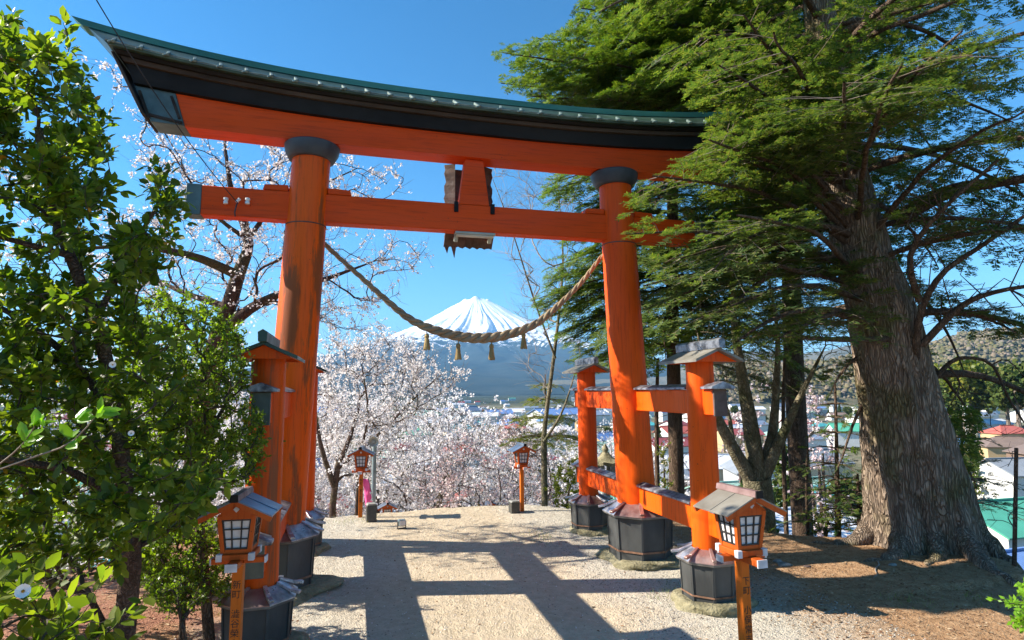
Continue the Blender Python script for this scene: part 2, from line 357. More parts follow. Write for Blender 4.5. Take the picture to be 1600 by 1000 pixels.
    c = mix(nt, fm, c, mix(nt, math_(nt, 'MULTIPLY', math_(nt, 'SUBTRACT', g.outputs['Value'], 40), .03, True), slope, land))
    nt.links.new(c, b.inputs['Base Color']); b.inputs['Roughness'].default_value = .95; b.inputs['Specular IOR Level'].default_value = .15
    h = math_(nt, 'ADD', math_(nt, 'ADD', math_(nt, 'MULTIPLY', mid, 1.2), math_(nt, 'MULTIPLY', fine, .35)), math_(nt, 'MULTIPLY', v.outputs['Distance'], -.3))
    h = math_(nt, 'ADD', h, math_(nt, 'MULTIPLY', noise(nt, 3.2, 3), 1.5))
    bump(nt, b, h, .85, .035)
    return m
na = 560
rad = np.concatenate([np.arange(0.02, 13, .13), np.geomspace(13.2, 15000, 95)])
A, RR = np.meshgrid(np.linspace(0, 2*np.pi, na, endpoint=False), rad); GX = 1+RR*np.cos(A); GY = -1.5+RR*np.sin(A); GZ = zfun(GX, GY)
i = np.arange(na); k = (i+1) % na; off = (np.arange(len(rad)-1)*na)[:, None]
gf = np.stack([off+i, off+k, off+na+k, off+na+i], -1).reshape(-1, 4)
tag(np_mesh('ground', np.stack([GX, GY, GZ], -1).reshape(-1, 3), gf[:, ::-1], ground_mat(), None, True), kind='structure')

# ------------------------------------------------------------------ far mountain and hills
def fuji():
    C0 = at(744, 612, 17000); cx, cy = C0[0], C0[1]; px = 17000/F
    rr = np.array([0, 8, 17, 30, 44, 71, 85, 114, 131, 168, 215, 260, 330, 420, 520, 640])*px
    hh = np.array([137, 139, 146, 139, 131, 114.5, 107, 92, 84.5, 69, 55, 44, 31, 19, 9, -2])*px
    na_, nr = 540, 170; ra = np.concatenate([np.linspace(0, 2600, 80), np.linspace(2650, 11700, nr-80)])
    A, Rr = np.meshgrid(np.linspace(0, 2*np.pi, na_, endpoint=False), ra)
    H = np.interp(Rr, rr, hh)
    def rid(f, p, w=0): return np.abs(np.sin(A*f+p+w*np.sin(Rr/900.+p)))
    env = np.clip((Rr-450)/2200, 0, 1)*np.clip(1.3-Rr/9000, .15, 1)
    ang_ = rng.normal(size=(6, 2048)); 
    def an(k, s):
        x = (A/(2*np.pi)*k+.9*np.sin(Rr/700.+s)+.5*np.sin(Rr/310.+2*s+A*5)); i0 = np.floor(x).astype(int); f_ = x-i0; f_ = f_*f_*(3-2*f_); a_ = ang_[s % 6]
        return a_[i0 % k if False else np.mod(i0, k)]*(1-f_)+a_[np.mod(i0+1, k)]*f_
    H = H-env*(10*an(11, 0)+22*an(29, 1)+34*an(61, 2)+30*an(131, 3)+18*an(257, 4))
    H += np.exp(-((Rr-380)/130)**2)*(45*np.sin(A*3+.6)+25*np.sin(A*7+2))
    H += rng.normal(size=H.shape)*6*env
    v = np.stack([Rr*np.cos(A), Rr*np.sin(A), H], -1).reshape(-1, 3)
    i = np.arange(na_); k = (i+1) % na_; off = (np.arange(nr-1)*na_)[:, None]
    f = np.stack([off+i, off+k, off+na_+k, off+na_+i], -1).reshape(-1, 4)
    m, nt, b = new_mat('mountain_snow_and_forest')
    tc = N(nt, 'ShaderNodeTexCoord'); P = tc.outputs['Object']; sp = N(nt, 'ShaderNodeSeparateXYZ'); nt.links.new(P, sp.inputs[0])
    mu = N(nt, 'ShaderNodeVectorMath', operation='MULTIPLY'); nt.links.new(P, mu.inputs[0]); mu.inputs[1].default_value = (1, 1, 0)
    nz = N(nt, 'ShaderNodeVectorMath', operation='NORMALIZE'); nt.links.new(mu.outputs[0], nz.inputs[0])
    ln = N(nt, 'ShaderNodeVectorMath', operation='LENGTH'); nt.links.new(mu.outputs[0], ln.inputs[0])
    cb = N(nt, 'ShaderNodeCombineXYZ'); sx = N(nt, 'ShaderNodeSeparateXYZ'); nt.links.new(nz.outputs[0], sx.inputs[0])
    nt.links.new(sx.outputs[0], cb.inputs[0]); nt.links.new(sx.outputs[1], cb.inputs[1]); nt.links.new(math_(nt, 'MULTIPLY', ln.outputs['Value'], .0006), cb.inputs[2])
    streak = noise(nt, 17, 9, cb.outputs[0], .72, dist=.3); streak2 = noise(nt, 9, 6, cb.outputs[0], .7, dist=.5); blot = noise(nt, .004, 6, P, .7)
    line = math_(nt, 'ADD', math_(nt, 'MULTIPLY', math_(nt, 'SUBTRACT', streak, .5), 1300), math_(nt, 'MULTIPLY', math_(nt, 'SUBTRACT', streak2, .5), 2300))
    z = math_(nt, 'ADD', sp.outputs[2], line)
    snow = math_(nt, 'MULTIPLY', math_(nt, 'SUBTRACT', z, 1230), .008, True)
    rock = math_(nt, 'MULTIPLY', ramp(nt, streak, [(.57, (0,)*3), (.64, (1,)*3)]), ramp(nt, blot, [(.48, (0,)*3), (.58, (1,)*3)]))
    rock = math_(nt, 'MULTIPLY', rock, math_(nt, 'MULTIPLY', math_(nt, 'SUBTRACT', 2800, sp.outputs[2]), .004, True), True)
    snow = math_(nt, 'MULTIPLY', snow, math_(nt, 'SUBTRACT', 1, math_(nt, 'MULTIPLY', rock, .5)))
    base = ramp(nt, noise(nt, .0012, 8, P, .7), [(.35, (.012, .026, .028)), (.6, (.035, .048, .045))])
    c = mix(nt, snow, base, (.86, .88, .92)); nt.links.new(c, b.inputs['Base Color']); b.inputs['Roughness'].default_value = .9; b.inputs['Specular IOR Level'].default_value = .1
    o = np_mesh('mountain', v, f[:, ::-1], m, None, True); o.location = (cx, cy, 0); tag(o, kind='structure')
fuji()
M['forest_far'] = leaf_mat('hill_forest_leaves', [(.07, .075, .03), (.15, .13, .055), (.22, .17, .12), (.10, .11, .05), (.25, .20, .17)], .1, .9, (1, 1, 1), .1)
def hill(name, pxs, D, depth, z0, seed, amp=.06):
    r2 = np.random.default_rng(seed); n = 160; m = 40
    xs = np.array([p[0] for p in pxs]); ys = np.array([p[1] for p in pxs]); X = np.linspace(xs[0], xs[-1], n)
    top = np.interp(X, xs, ys); V = []
    for j in range(m):
        t = j/(m-1)*2-1; s = math.cos(t*math.pi/2)**.8 if abs(t) < 1 else 0
        for q in range(n):
            p = at(X[q], 612, D+t*depth); ht = at(X[q], top[q], D)[2]-z0
            V.append((p[0], p[1], z0+ht*s*(1+amp*math.sin(q*.35+j*.5+seed)*math.sin(q*.13+seed))+r2.normal()*ht*amp*.12*s))
    f = [(j*n+q, j*n+q+1, (j+1)*n+q+1, (j+1)*n+q) for j in range(m-1) for q in range(n-1)]
    mt = surf(name+'_cover', (.06, .065, .03), (.16, .13, .08), .02, .95, 0, .5, 3, None, (.20, .16, .12))
    return tag(np_mesh(name, V, f, mt, None, True), kind='structure'), np.array(V)
_, HV = hill('hills', [(1080, 575), (1180, 572), (1300, 566), (1430, 548), (1500, 530), (1560, 519), (1640, 524), (1800, 540), (2100, 560)], 1900, 620, -31, 3)
hill('far_hills', [(700, 600), (900, 594), (1040, 590), (1100, 560), (1180, 548), (1260, 556), (1330, 540), (1440, 556), (1600, 566), (1900, 590)], 7500, 1500, -31, 5)
# forest cover on the near hill
ok = HV[(HV[:, 2] > -25)]; idx = rng.integers(0, len(ok), 34000); P = ok[idx]+rng.normal(size=(34000, 3))*np.array([9, 16, 2.5])
px_, py_, pz_ = proj(P); keep = (px_ > 1100) & (px_ < 1700); P = P[keep]
tv = np.array([(0, -.5, -.3), (0, .5, -.3), (.15, .32, .45), (-.1, -.3, .5), (0, 0, .75)]); tf = np.array([(0, 1, 2, 3), (3, 2, 4, 4)])
tv2 = np.array([(-.5, -.5, -.2), (.5, -.5, -.2), (.5, .5, -.2), (-.5, .5, -.2), (-.3, -.3, .45), (.3, -.3, .5), (.3, .3, .45), (-.3, .3, .5)])
tf2 = np.array([(0, 1, 5, 4), (1, 2, 6, 5), (2, 3, 7, 6), (3, 0, 4, 7), (4, 5, 6, 7)])
ang = rng.uniform(0, 6.28, len(P)); V, f = scatter(tv2, tf2, P, np.stack([np.cos(ang), np.sin(ang), rng.normal(size=len(P))*.3], 1), np.tile([0, 0, 1.], (len(P), 1))+rng.normal(size=(len(P), 3))*.25, rng.uniform(4, 12, len(P)))
tag(np_mesh('hillside_forest', V, f, M['forest_far']), 'mixed brown and green forest covering the distant hill', 'forest', None, 'stuff')

# ------------------------------------------------------------------ the gate
LEAN = .0429
def lx(s): return lambda z: -s*LEAN*z
gate = empty('torii_gate', 'large vermilion shrine gate with black and green curved roof and four support legs', 'shrine gate')
def octa_prof(mb, c, prof, m=0): mb.lathe([(r/math.cos(math.pi/8), z) for r, z in prof], 8, c, m, math.pi/8)
def plinth(c, ap, h, pr, hz):
    b = MB(); octa_prof(b, c, [(ap*1.0, 0), (ap*1.03, h*.5), (ap*1.07, h)])
    o = b.build('plinth', M['plinth'], gate, .006)
    b = MB()
    for i in range(8):           # corner battens on the boarded plinth
        a = math.pi/8+i*math.pi/4; r0 = ap/math.cos(math.pi/8)
        b.bar((c[0]+(r0+.002)*math.cos(a), c[1]+(r0+.002)*math.sin(a), .0), (c[0]+(r0*1.07+.002)*math.cos(a), c[1]+(r0*1.07+.002)*math.sin(a), h*.99), .03, .012, 0, (math.cos(a), math.sin(a), 0))
    b.build('corner_batten', M['plinth'], gate, .002)
    b = MB(); V = []
    for zz, e in ((h*.27, .008), (h*.31, .008)):
        for i in range(8):
            a = math.pi/8+i*math.pi/4; r = (ap*(1+.07*zz/h)+e)/math.cos(math.pi/8)+.006; V.append((c[0]+r*math.cos(a), c[1]+r*math.sin(a), zz))
    b.add(V, [(i, (i+1) % 8, 8+(i+1) % 8, 8+i) for i in range(8)]); b.build('iron_band', M['rust'], gate)
    # sheet-metal skirt roof with eight rolls
    b = MB(); octa_prof(b, c, [(ap*1.20, h+.002), (ap*1.22, h+.022), (ap*1.20, h+.032)]); b.build('cornice', M['foil_edge'], gate, .003)
    skirts = []
    for i in range(8):
        a0 = -math.pi/8+i*math.pi/4; a1 = a0+math.pi/4; rs = [ap*1.235/math.cos(math.pi/8), (ap*1.235*.55+pr*.45)/math.cos(math.pi/8), pr*1.0/math.cos(math.pi/8)]; zs = [h+.034, h+.034+(hz-h)*.38, hz]
        b = MB(); V = []
        for r, z in zip(rs, zs): V += [(c[0]+r*math.cos(a0), c[1]+r*math.sin(a0), z), (c[0]+r*math.cos(a1), c[1]+r*math.sin(a1), z)]
        V += [(x, y, z-.008) for x, y, z in V]
        b.add(V, [(0, 1, 3, 2), (2, 3, 5, 4), (6, 8, 9, 7), (8, 10, 11, 9), (0, 6, 7, 1), (0, 2, 8, 6), (2, 4, 10, 8), (1, 7, 9, 3), (3, 9, 11, 5), (4, 5, 11, 10)])
        b.build('skirt_sheet', M['foil_red'] if i in (5, 6) else M['foil'], gate)
    for i in range(8):
        a = math.pi/8+i*math.pi/4; d = Vector((math.cos(a), math.sin(a), 0)); cc = Vector((c[0], c[1], 0)); b = MB(); pts = []
        q = ap*1.27/math.cos(math.pi/8)
        P0 = cc+d*(q+.035)+Vector((0, 0, h+.075)); P1 = cc+d*(q*.72+pr*.3)+Vector((0, 0, h+.034+(hz-h)*.40)); P2 = cc+d*pr*1.02+Vector((0, 0, hz+.012))
        w = .055 if ap > .3 else .042
        b.bar(P0, P1, w, .028, 0, (0, 0, 1), w*.95, .026); b.bar(P1, P2, w*.95, .026, 0, (0, 0, 1), w*.8, .02)
        b.build('roof_roll', M['foil_red'] if i in (4, 5) else M['foil'], gate, .004)
PILS = [(-2.3, 0), (2.3, 0)]; LEGS = [(-2.25, -1.7), (-2.17, 1.7), (2.25, -1.7), (2.25, 1.7)]
for (x, y) in PILS:
    s = 1 if x > 0 else -1; ln = lx(s); b = MB()
    b.lathe([(.262, .58), (.255, 1.5), (.25, 2.6), (.245, 3.7), (.236, 4.5), (.230, 5.16)], 40, (x, y), 0, 0, 0, ln)
    p = b.build('pillar', M['verm'] if s > 0 else M['verm_worn'], gate, 0, True)
    b = MB(); b.lathe([(.241, 4.300), (.2445, 4.303), (.2435, 4.312), (.239, 4.315)], 40, (x, y), 0, 0, 0, ln); b.build('joint_ring', M['frame_brown'], gate, 0, True)
    b = MB(); b.lathe([(.255, 5.155), (.275, 5.165), (.325, 5.26), (.338, 5.335), (.325, 5.348)], 40, (x, y), 0, 0, 0, ln); b.build('capital', M['capital'], gate, 0, True)
    plinth((x, y), .375, .60, .275, .76)
for (x, y) in LEGS:
    b = MB(); b.lathe([(.158, .44), (.155, 1.4), (.150, 2.58)], 28, (x, y)); b.build('support_leg', M['verm_bare'] if (x < 0 and y < 0) else M['verm'], gate, 0, True)
    plinth((x, y), .255, .44, .165, .575)
    # little gabled cap
    b = MB(); hw, hl = .285, .40
    for s in (-1, 1):
        V = [(x, y-hl, 2.70), (x+s*hw, y-hl, 2.575), (x+s*hw, y+hl, 2.575), (x, y+hl, 2.70)]; V += [(a, c, z-.03) for a, c, z in V]
        V = [(a, c, z) for a, c, z in V]
        b.add(V, [(0, 1, 2, 3), (7, 6, 5, 4), (0, 4, 5, 1), (1, 5, 6, 2), (2, 6, 7, 3)])
    b.build('leg_roof', M['copper_dark'] if x < 0 else M['slate_warm'], gate)
    b = MB()
    for yy in (y-hl+.07, y+hl-.09): MB().prism([(x-.25, 2.551), (x+.25, 2.551), (x, 2.668)], yy, yy+.02, 'y').build('gable_board', M['verm'], gate)
    b = MB(); b.prism([(x-.035, 2.69), (x+.035, 2.69), (x+.04, 2.775), (x, 2.80), (x-.04, 2.775)], y-hl-.05, y+hl+.03, 'y'); b.build('leg_ridge', M['beam_cap'] if x > 0 else M['copper_dark'], gate, .003)
# side tie beams along y (two each side), in pieces between the round posts so nothing overlaps unseen
for s in (-1, 1):
    for z0, z1, hx in ((.725, .985, .065), (1.985, 2.255, .065)):
        x = s*2.25
        b = MB(); b.box(x-hx, x+hx, -2.06, 2.06, z0, z1); b.build('tie_beam', M['verm'], gate, .006)
        for y0, y1 in ((-2.02, -1.86), (-1.54, -.25), (.25, 1.54), (1.86, 2.02)):
            b = MB(); w = .105; b.prism([(x-w, z1+.004), (x+w, z1+.004), (x+w, z1+.028), (x, z1+.065), (x-w, z1+.028)], y0, y1, 'y'); b.build('beam_cap', M['beam_cap'], gate, .003)
        for e in (-1, 1):
            b = MB(); b.box(x-hx-.012, x+hx+.012, *sorted((e*2.045, e*2.075)), z0-.01, z1+.002); b.build('beam_end', M['frame_brown'] if s > 0 else M['wrap'], gate, .003)
            b = MB(); w = .14; b.prism([(x-w, z1+.006), (x+w, z1+.006), (x+w, z1+.03), (x, z1+.085), (x-w, z1+.03)], *sorted((e*1.99, e*2.14)), 'y')
            b.build('beam_end_cap', M['beam_cap'], gate, .003)
# nuki: the lower crossbar, one piece through the pillars
b = MB(); b.box(-3.30, 3.30, -.095, .095, 4.355, 4.715); b.build('crossbar', M['verm_beam'], gate, .008)
for s in (-1, 1):
    b = MB(); b.box(*sorted((s*3.295, s*3.46)), -.104, .104, 4.346, 4.724); b.build('crossbar_end_cap', M['wrap'], gate, .006)
    for side in (-1, 1):
        x0 = s*2.1+side*.235; b = MB(); b.prism([(x0, 4.722), (x0, 4.80), (x0+side*.27, 4.79), (x0+side*.29, 4.722)], -.085, .085, 'y'); b.build('wedge', M['verm_beam'], gate, .006)
# gakuzuka: the short middle strut
b = MB(); b.add([(x, y, z) for z, w in ((4.718, .205), (5.345, .125)) for y in (-.085, .085) for x in (-w, w)], [(0, 2, 3, 1), (4, 5, 7, 6), (0, 1, 5, 4), (2, 6, 7, 3), (0, 4, 6, 2), (1, 3, 7, 5)])
b.build('middle_strut', M['verm_beam'], gate, .006)
for x in (-.245, .245): b = MB(); b.box(x-.028, x+.028, -.118, -.098, 4.60, 4.74); b.build('strut_bracket', M['black'], gate, .003)
# lintel, curved
def cz(x, a=.37): return a*(min(abs(x), 4.9)/4.7)**2.5
def curved(name, section, xe, mat, n=56, bev=0, endz=None, smooth=False):
    """section: [(y, z, curve amplitude, x end)]"""
    rings = []
    for i in range(n+1):
        t = -1+2*i/n; rings.append([(t*xe_, y, z+cz(t*xe_, a)) for (y, z, a, xe_) in section])
    return MB().loft(rings).build(name, mat, gate, bev, smooth)
curved('lintel', [(-.15, 5.352, .09, 3.50), (.15, 5.352, .09, 3.50), (.15, 5.655, .27, 3.62), (-.15, 5.655, .27, 3.62)], 0, M['verm_beam'])
for s in (-1, 1):          # grey sheet boxes closing the lintel ends, with a raised rim
    rr_ = []
    for t in (0, 1):
        xb = s*(3.502+.36*t); xt = s*(3.622+.44*t)
        rr_.append([(xb, -.16, 5.345+cz(xb, .11)), (xb, .16, 5.345+cz(xb, .11)), (xt, .16, 5.652+cz(xt, .27)), (xt, -.16, 5.652+cz(xt, .27))])
    MB().loft(rr_).build('lintel_end_box', M['wrap'], gate, .005)
    for yy in (-.163, .163):
        b = MB(); y0, y1 = sorted((yy, yy*1.09))
        for (xa, za, xb, zb) in ((3.53, 5.37, 3.88, 5.37), (3.88, 5.37, 4.0, 5.64), (3.56, 5.42, 3.66, 5.64)):
            b.bar((s*xa, (y0+y1)/2, za+cz(xa, .12)), (s*xb, (y0+y1)/2, zb+cz(xb, .2)), .02, .03, 0, (0, 0, 1))
        b.build('end_box_rim', M['soot'], gate)
    xs_ = [(3.90, 5.30), (4.24, 5.96)]
    rr_ = [[(s*(x+d), y, z+cz(x, .25)) for (x, z) in xs_ for y in ((-.27, .27) if z < 5.5 else (.30, -.30))] for d in (0, .035)]
    MB().loft(rr_).build('end_board', M['soot'], gate, .004)
curved('black_beam', [(-.21, 5.660, .27, 4.05), (.21, 5.660, .27, 4.05), (.25, 5.812, .33, 4.13), (-.25, 5.812, .33, 4.13)], 0, M['black'])
curved('fascia_moulding', [(-.29, 5.816, .33, 4.14), (.29, 5.816, .33, 4.14), (.31, 5.855, .34, 4.17), (-.31, 5.855, .34, 4.17)], 0, M['soot'])
curved('eave_moulding', [(-.34, 5.858, .34, 4.20), (.34, 5.858, .34, 4.20), (.37, 5.885, .35, 4.23), (-.37, 5.885, .35, 4.23)], 0, M['black'])
curved('roof_sheet', [(-.42, 5.889, .36, 4.27), (.42, 5.889, .36, 4.27), (.43, 5.915, .36, 4.30), (.10, 6.165, .37, 4.60), (-.10, 6.165, .37, 4.60), (-.43, 5.915, .36, 4.30)], 0, M['copper_dark'])
curved('ridge_cap', [(-.105, 6.170, .37, 4.66), (.105, 6.170, .37, 4.66), (.10, 6.250, .37, 4.78), (.03, 6.275, .37, 4.80), (-.03, 6.275, .37, 4.80), (-.10, 6.250, .37, 4.78)], 0, M['verdigris'])
for s in (-1, 1):
    b = MB(); n = 40
    pts = [(t*4.28, s*.438, 5.925+cz(t*4.28, .36)) for t in np.linspace(-1, 1, n)]; b.tube(pts, .008, 6); b.build('snow_rod', M['hook'], gate)
for i in range(31):
    x = -4.2+i*.28
    z = cz(x, .36); sg = 1 if x > 0 else -1
    for s in (-1, 1):
        b = MB()
        b.bar((x, s*.455, 5.915+z), (x+.035*sg, s*.30, 6.03+z), .032, .03, 0, (0, 0, 1)); b.bar((x-.05, s*.452, 5.905+z), (x+.02, s*.445, 5.94+z), .022, .02, 0)
        b.build('roof_roll_end', M['hook'], gate, .004)

# things fixed to or hung on the gate
pq = empty('name_plaque', 'brown framed plaque seen from behind above the gate crossbar', 'plaque', (0, .28, 4.3))
b = MB(); b.box(-.20, .20, .0, .03, .12, 1.03); b.build('board', M['frame_brown'], pq, .004)
for s in (-1, 1):
    V = []; n = 18
    rings = []
    for i in range(n+1):
        z = .03+1.07*i/n; w = .012*math.sin(i*2.1)+.008*math.sin(i*5.3)
        rings.append([(s*.205, -.03, z), (s*(.335+w), .05, z), (s*(.335+w), .08, z), (s*.205, .04, z)])
    MB().loft(rings).build('side_frame', M['frame_brown'], pq)
rings = []
for i in range(21):
    x = -.34+.68*i/20; w = .010*math.sin(i*1.9)+.006*math.sin(i*4.1); zz = -.05-w
    rings.append([(x, -.05, .10), (x, .10, zz), (x, .13, zz), (x, -.02, .12)])
MB().loft(rings).build('bottom_frame', M['frame_brown'], pq)
b = MB()
for x, l in ((-.30, .11), (-.20, .17)): b.add([(x-.035, .09, -.04), (x+.035, .09, -.04), (x+.01, .10, -.04-l), (x-.035, .115, -.04), (x+.035, .115, -.04), (x+.01, .115, -.04-l)], [(0, 1, 2), (5, 4, 3), (0, 3, 4, 1), (1, 4, 5, 2), (2, 5, 3, 0)])
b.build('carved_corner', M['frame_brown'], pq)
lf = empty('light_fixture', 'slim rectangular lamp fixed under the middle of the gate crossbar', 'light', (0.02, -.02, 4.352))
b = MB(); b.box(-.27, .27, -.07, .06, -.035, 0); b.build('housing', M['fixture'], lf, .006)
b = MB(); b.box(-.255, .255, -.058, .048, -.052, -.036); b.build('diffuser', M['diffuser'], lf, .006)
b = MB(); b.bar((-.24, .05, -.03), (-.24, .11, -.10), .05, .04); b.bar((.22, .05, -.03), (.22, .11, -.10), .05, .04); b.build('bracket', M['fixture'], lf, .004)
ins_lbl = ['white insulator nearest the tip of the gate crossbar', 'small angled insulator between two upright ones on the crossbar', 'white insulator nearest the pillar on the gate crossbar']
for (x, z, r, l) in ((-3.02, 4.53, 0, ins_lbl[0]), (-2.885, 4.545, .7, ins_lbl[1]), (-2.78, 4.545, 0, ins_lbl[2])):
    b = MB(); b.lathe([(.018, -.04), (.027, -.035), (.027, -.01), (.02, 0), (.03, .012), (.028, .035), (.012, .042)], 14)
    o = b.build('insulator', M['porcelain'], None, 0, True); o.location = (x, -.128, z); o.rotation_euler = (0, r, 0); o.scale = (1, 1, 1) if r == 0 else (.7, .7, .8)
    tag(o, l, 'insulator', 'insulators on the crossbar')
A0 = at(146, -8, 5.2); A1 = np.array([-2.885, -.145, 4.51]); pts = []
for i in range(30):
    t = i/29; p = A0*(1-t)+A1*t; p = p+np.array([0, 0, -.10*4*t*(1-t)]); pts.append(p)
B1 = [A1+np.array([-.01, -.01, -.03]), A1+np.array([-.025, -.012, -.12]), A1+np.array([-.02, 0, -.17])]
b = MB(); b.tube(pts, .0055, 6); b.tube([A1]+B1, .008, 6); tag(b.build('power_cable', M['cable'], None, 0, True), 'thin black cable slanting down to the left end of the crossbar', 'cable')

# shimenawa
def straw():
    m, nt, b = new_mat('straw_rope'); f = noise(nt, 60, 5, stretch=(1, 1, 1)); f2 = noise(nt, 4, 4)
    c = mix(nt, .5, ramp(nt, f, [(.3, (.14, .09, .045)), (.7, (.42, .31, .18))]), ramp(nt, f2, [(.3, (.22, .15, .09)), (.7, (.42, .32, .2))]))
    nt.links.new(c, b.inputs['Base Color']); b.inputs['Roughness'].default_value = .95; bump(nt, b, f, .6, .01); return m
M['straw'] = straw(); M['straw2'] = surf('golden_straw', (.22, .14, .05), (.45, .32, .13), 30, .9, 0, .6, .01, (1, 1, .05))
rope_pts = smooth_path([(-1.93, .26, 4.20), (-1.87, .27, 4.13), (-1.47, .29, 3.78), (-1.14, .30, 3.49), (-.8, .30, 3.22), (-.45, .30, 3.07), (-.05, .30, 2.985), (.30, .30, 2.985), (.61, .30, 3.05), (.85, .30, 3.14), (1.08, .30, 3.28), (1.57, .28, 3.73), (1.93, .26, 4.16), (2.0, .26, 4.22)], 150)
rp = empty('sacred_rope', 'thick twisted straw rope sagging between the two gate pillars', 'rope', (0, .3, 3))
L_ = np.concatenate([[0], np.cumsum(np.linalg.norm(np.diff(rope_pts, axis=0), axis=1))]); Tn, Aa, Bb = frames(np.gradient(rope_pts, axis=0))
paths = []
for q in range(3):
    ph = q*2*math.pi/3+L_*2*math.pi/.42; u = L_/L_[-1]; rr = .017+.022*np.exp(-((u-.52)/.24)**2)
    paths.append((rope_pts+(rr*.95)[:, None]*(np.cos(ph)[:, None]*Aa+np.sin(ph)[:, None]*Bb)-np.array([0, .3, 3]), rr))
V, f = tube_np(paths, 10); np_mesh('strand', V, f, M['straw'], rp, True)
fz = []
for i in range(260):
    j = rng.integers(5, 145); p = rope_pts[j]-np.array([0, .3, 3]); d = rnd_unit(1)[0]; d[2] -= .3; d = unit(d); r0 = .03+.03*math.exp(-((j/150-.52)/.24)**2)
    fz.append((np.array([p+d*r0*.8, p+d*(r0+.03)+Tn[j]*.02]), np.array([.0018, .0006])))
V, f = tube_np(fz, 3); np_mesh('loose_straw', V, f, M['straw'], rp)
for q, (px, py) in enumerate(((667, 518), (716, 533), (768, 534), (818, 517))):
    P0 = at(px, py, 1); dd = P0-CP; t = (.30-CP[1])/dd[1]; p = CP+t*dd-np.array([0, .3, 3]); b = MB(); s = 1.0
    b.lathe([(.006, .03), (.007, -.03)], 6, (p[0], p[1]), 0, 0, p[2]); b.lathe([(.012, -.10), (.030, -.085), (.034, -.062), (.026, -.04), (.008, -.028)], 12, (p[0], p[1]), 0, 0, p[2])
    n = 26
    for i in range(n):
        a = i*2*math.pi/n; r1 = .022; r2 = .040+.008*random.random(); L = .235+.02*random.random()
        b.bar((p[0]+r1*math.cos(a), p[1]+r1*math.sin(a), p[2]-.085), (p[0]+r2*math.cos(a), p[1]+r2*math.sin(a), p[2]-L), .009, .006, 0, (math.cos(a), math.sin(a), 0), .011, .007)
    b.lathe([(.036, -.225), (.028, -.14), (.020, -.09)], 10, (p[0], p[1]), 0, 0, p[2])
    b.lathe([(.028, -.112), (.031, -.105), (.027, -.098)], 14, (p[0], p[1]), 0, 0, p[2])
    b.build('tassel', M['straw2'], rp)

# foundation stones under the plinths
def rock(name, c, rx, ry, rz, seed, mat, rough=.12, sub=3, cut=None):
    r2 = np.random.default_rng(seed); bm = bmesh.new(); bmesh.ops.create_icosphere(bm, subdivisions=sub, radius=1)
    ph = r2.uniform(0, 6, 9)
    for v in bm.verts:
        x, y, z = v.co; n = 1+rough*(math.sin(3*x+ph[0])*math.cos(2.6*y+ph[1])+.6*math.sin(5.3*y+ph[2]+2*z)+.4*math.sin(9*x+ph[3])*math.sin(8*z+ph[4]))+r2.normal()*rough*.12
        if cut is not None: z = max(-cut, min(cut, z))
        v.co = (x*rx*n, y*ry*n, z*rz*n)
    me = bpy.data.meshes.new(name); bm.to_mesh(me); bm.free(); o = link(name, me, mat, None, True); o.location = c
    return o
fs = [((-2.3, 0), .60, 'under the left main pillar plinth'), ((2.3, 0), .58, 'under the right main pillar plinth'), ((-2.25, -1.7), .40, 'under the front left support leg'),
      ((-2.17, 1.7), .38, 'under the rear left support leg'), ((2.25, -1.7), .42, 'under the front right support leg'), ((2.25, 1.7), .38, 'under the rear right support leg')]
for i, ((x, y), r, l) in enumerate(fs):
    tag(rock('foundation_stone', (x+.02, y-.03, .0), r, r*.98, .14, 20+i, M['moss_stone'], .15, 4, .52), 'mossy irregular foundation stone '+l, 'stone', 'foundation stones of the gate')

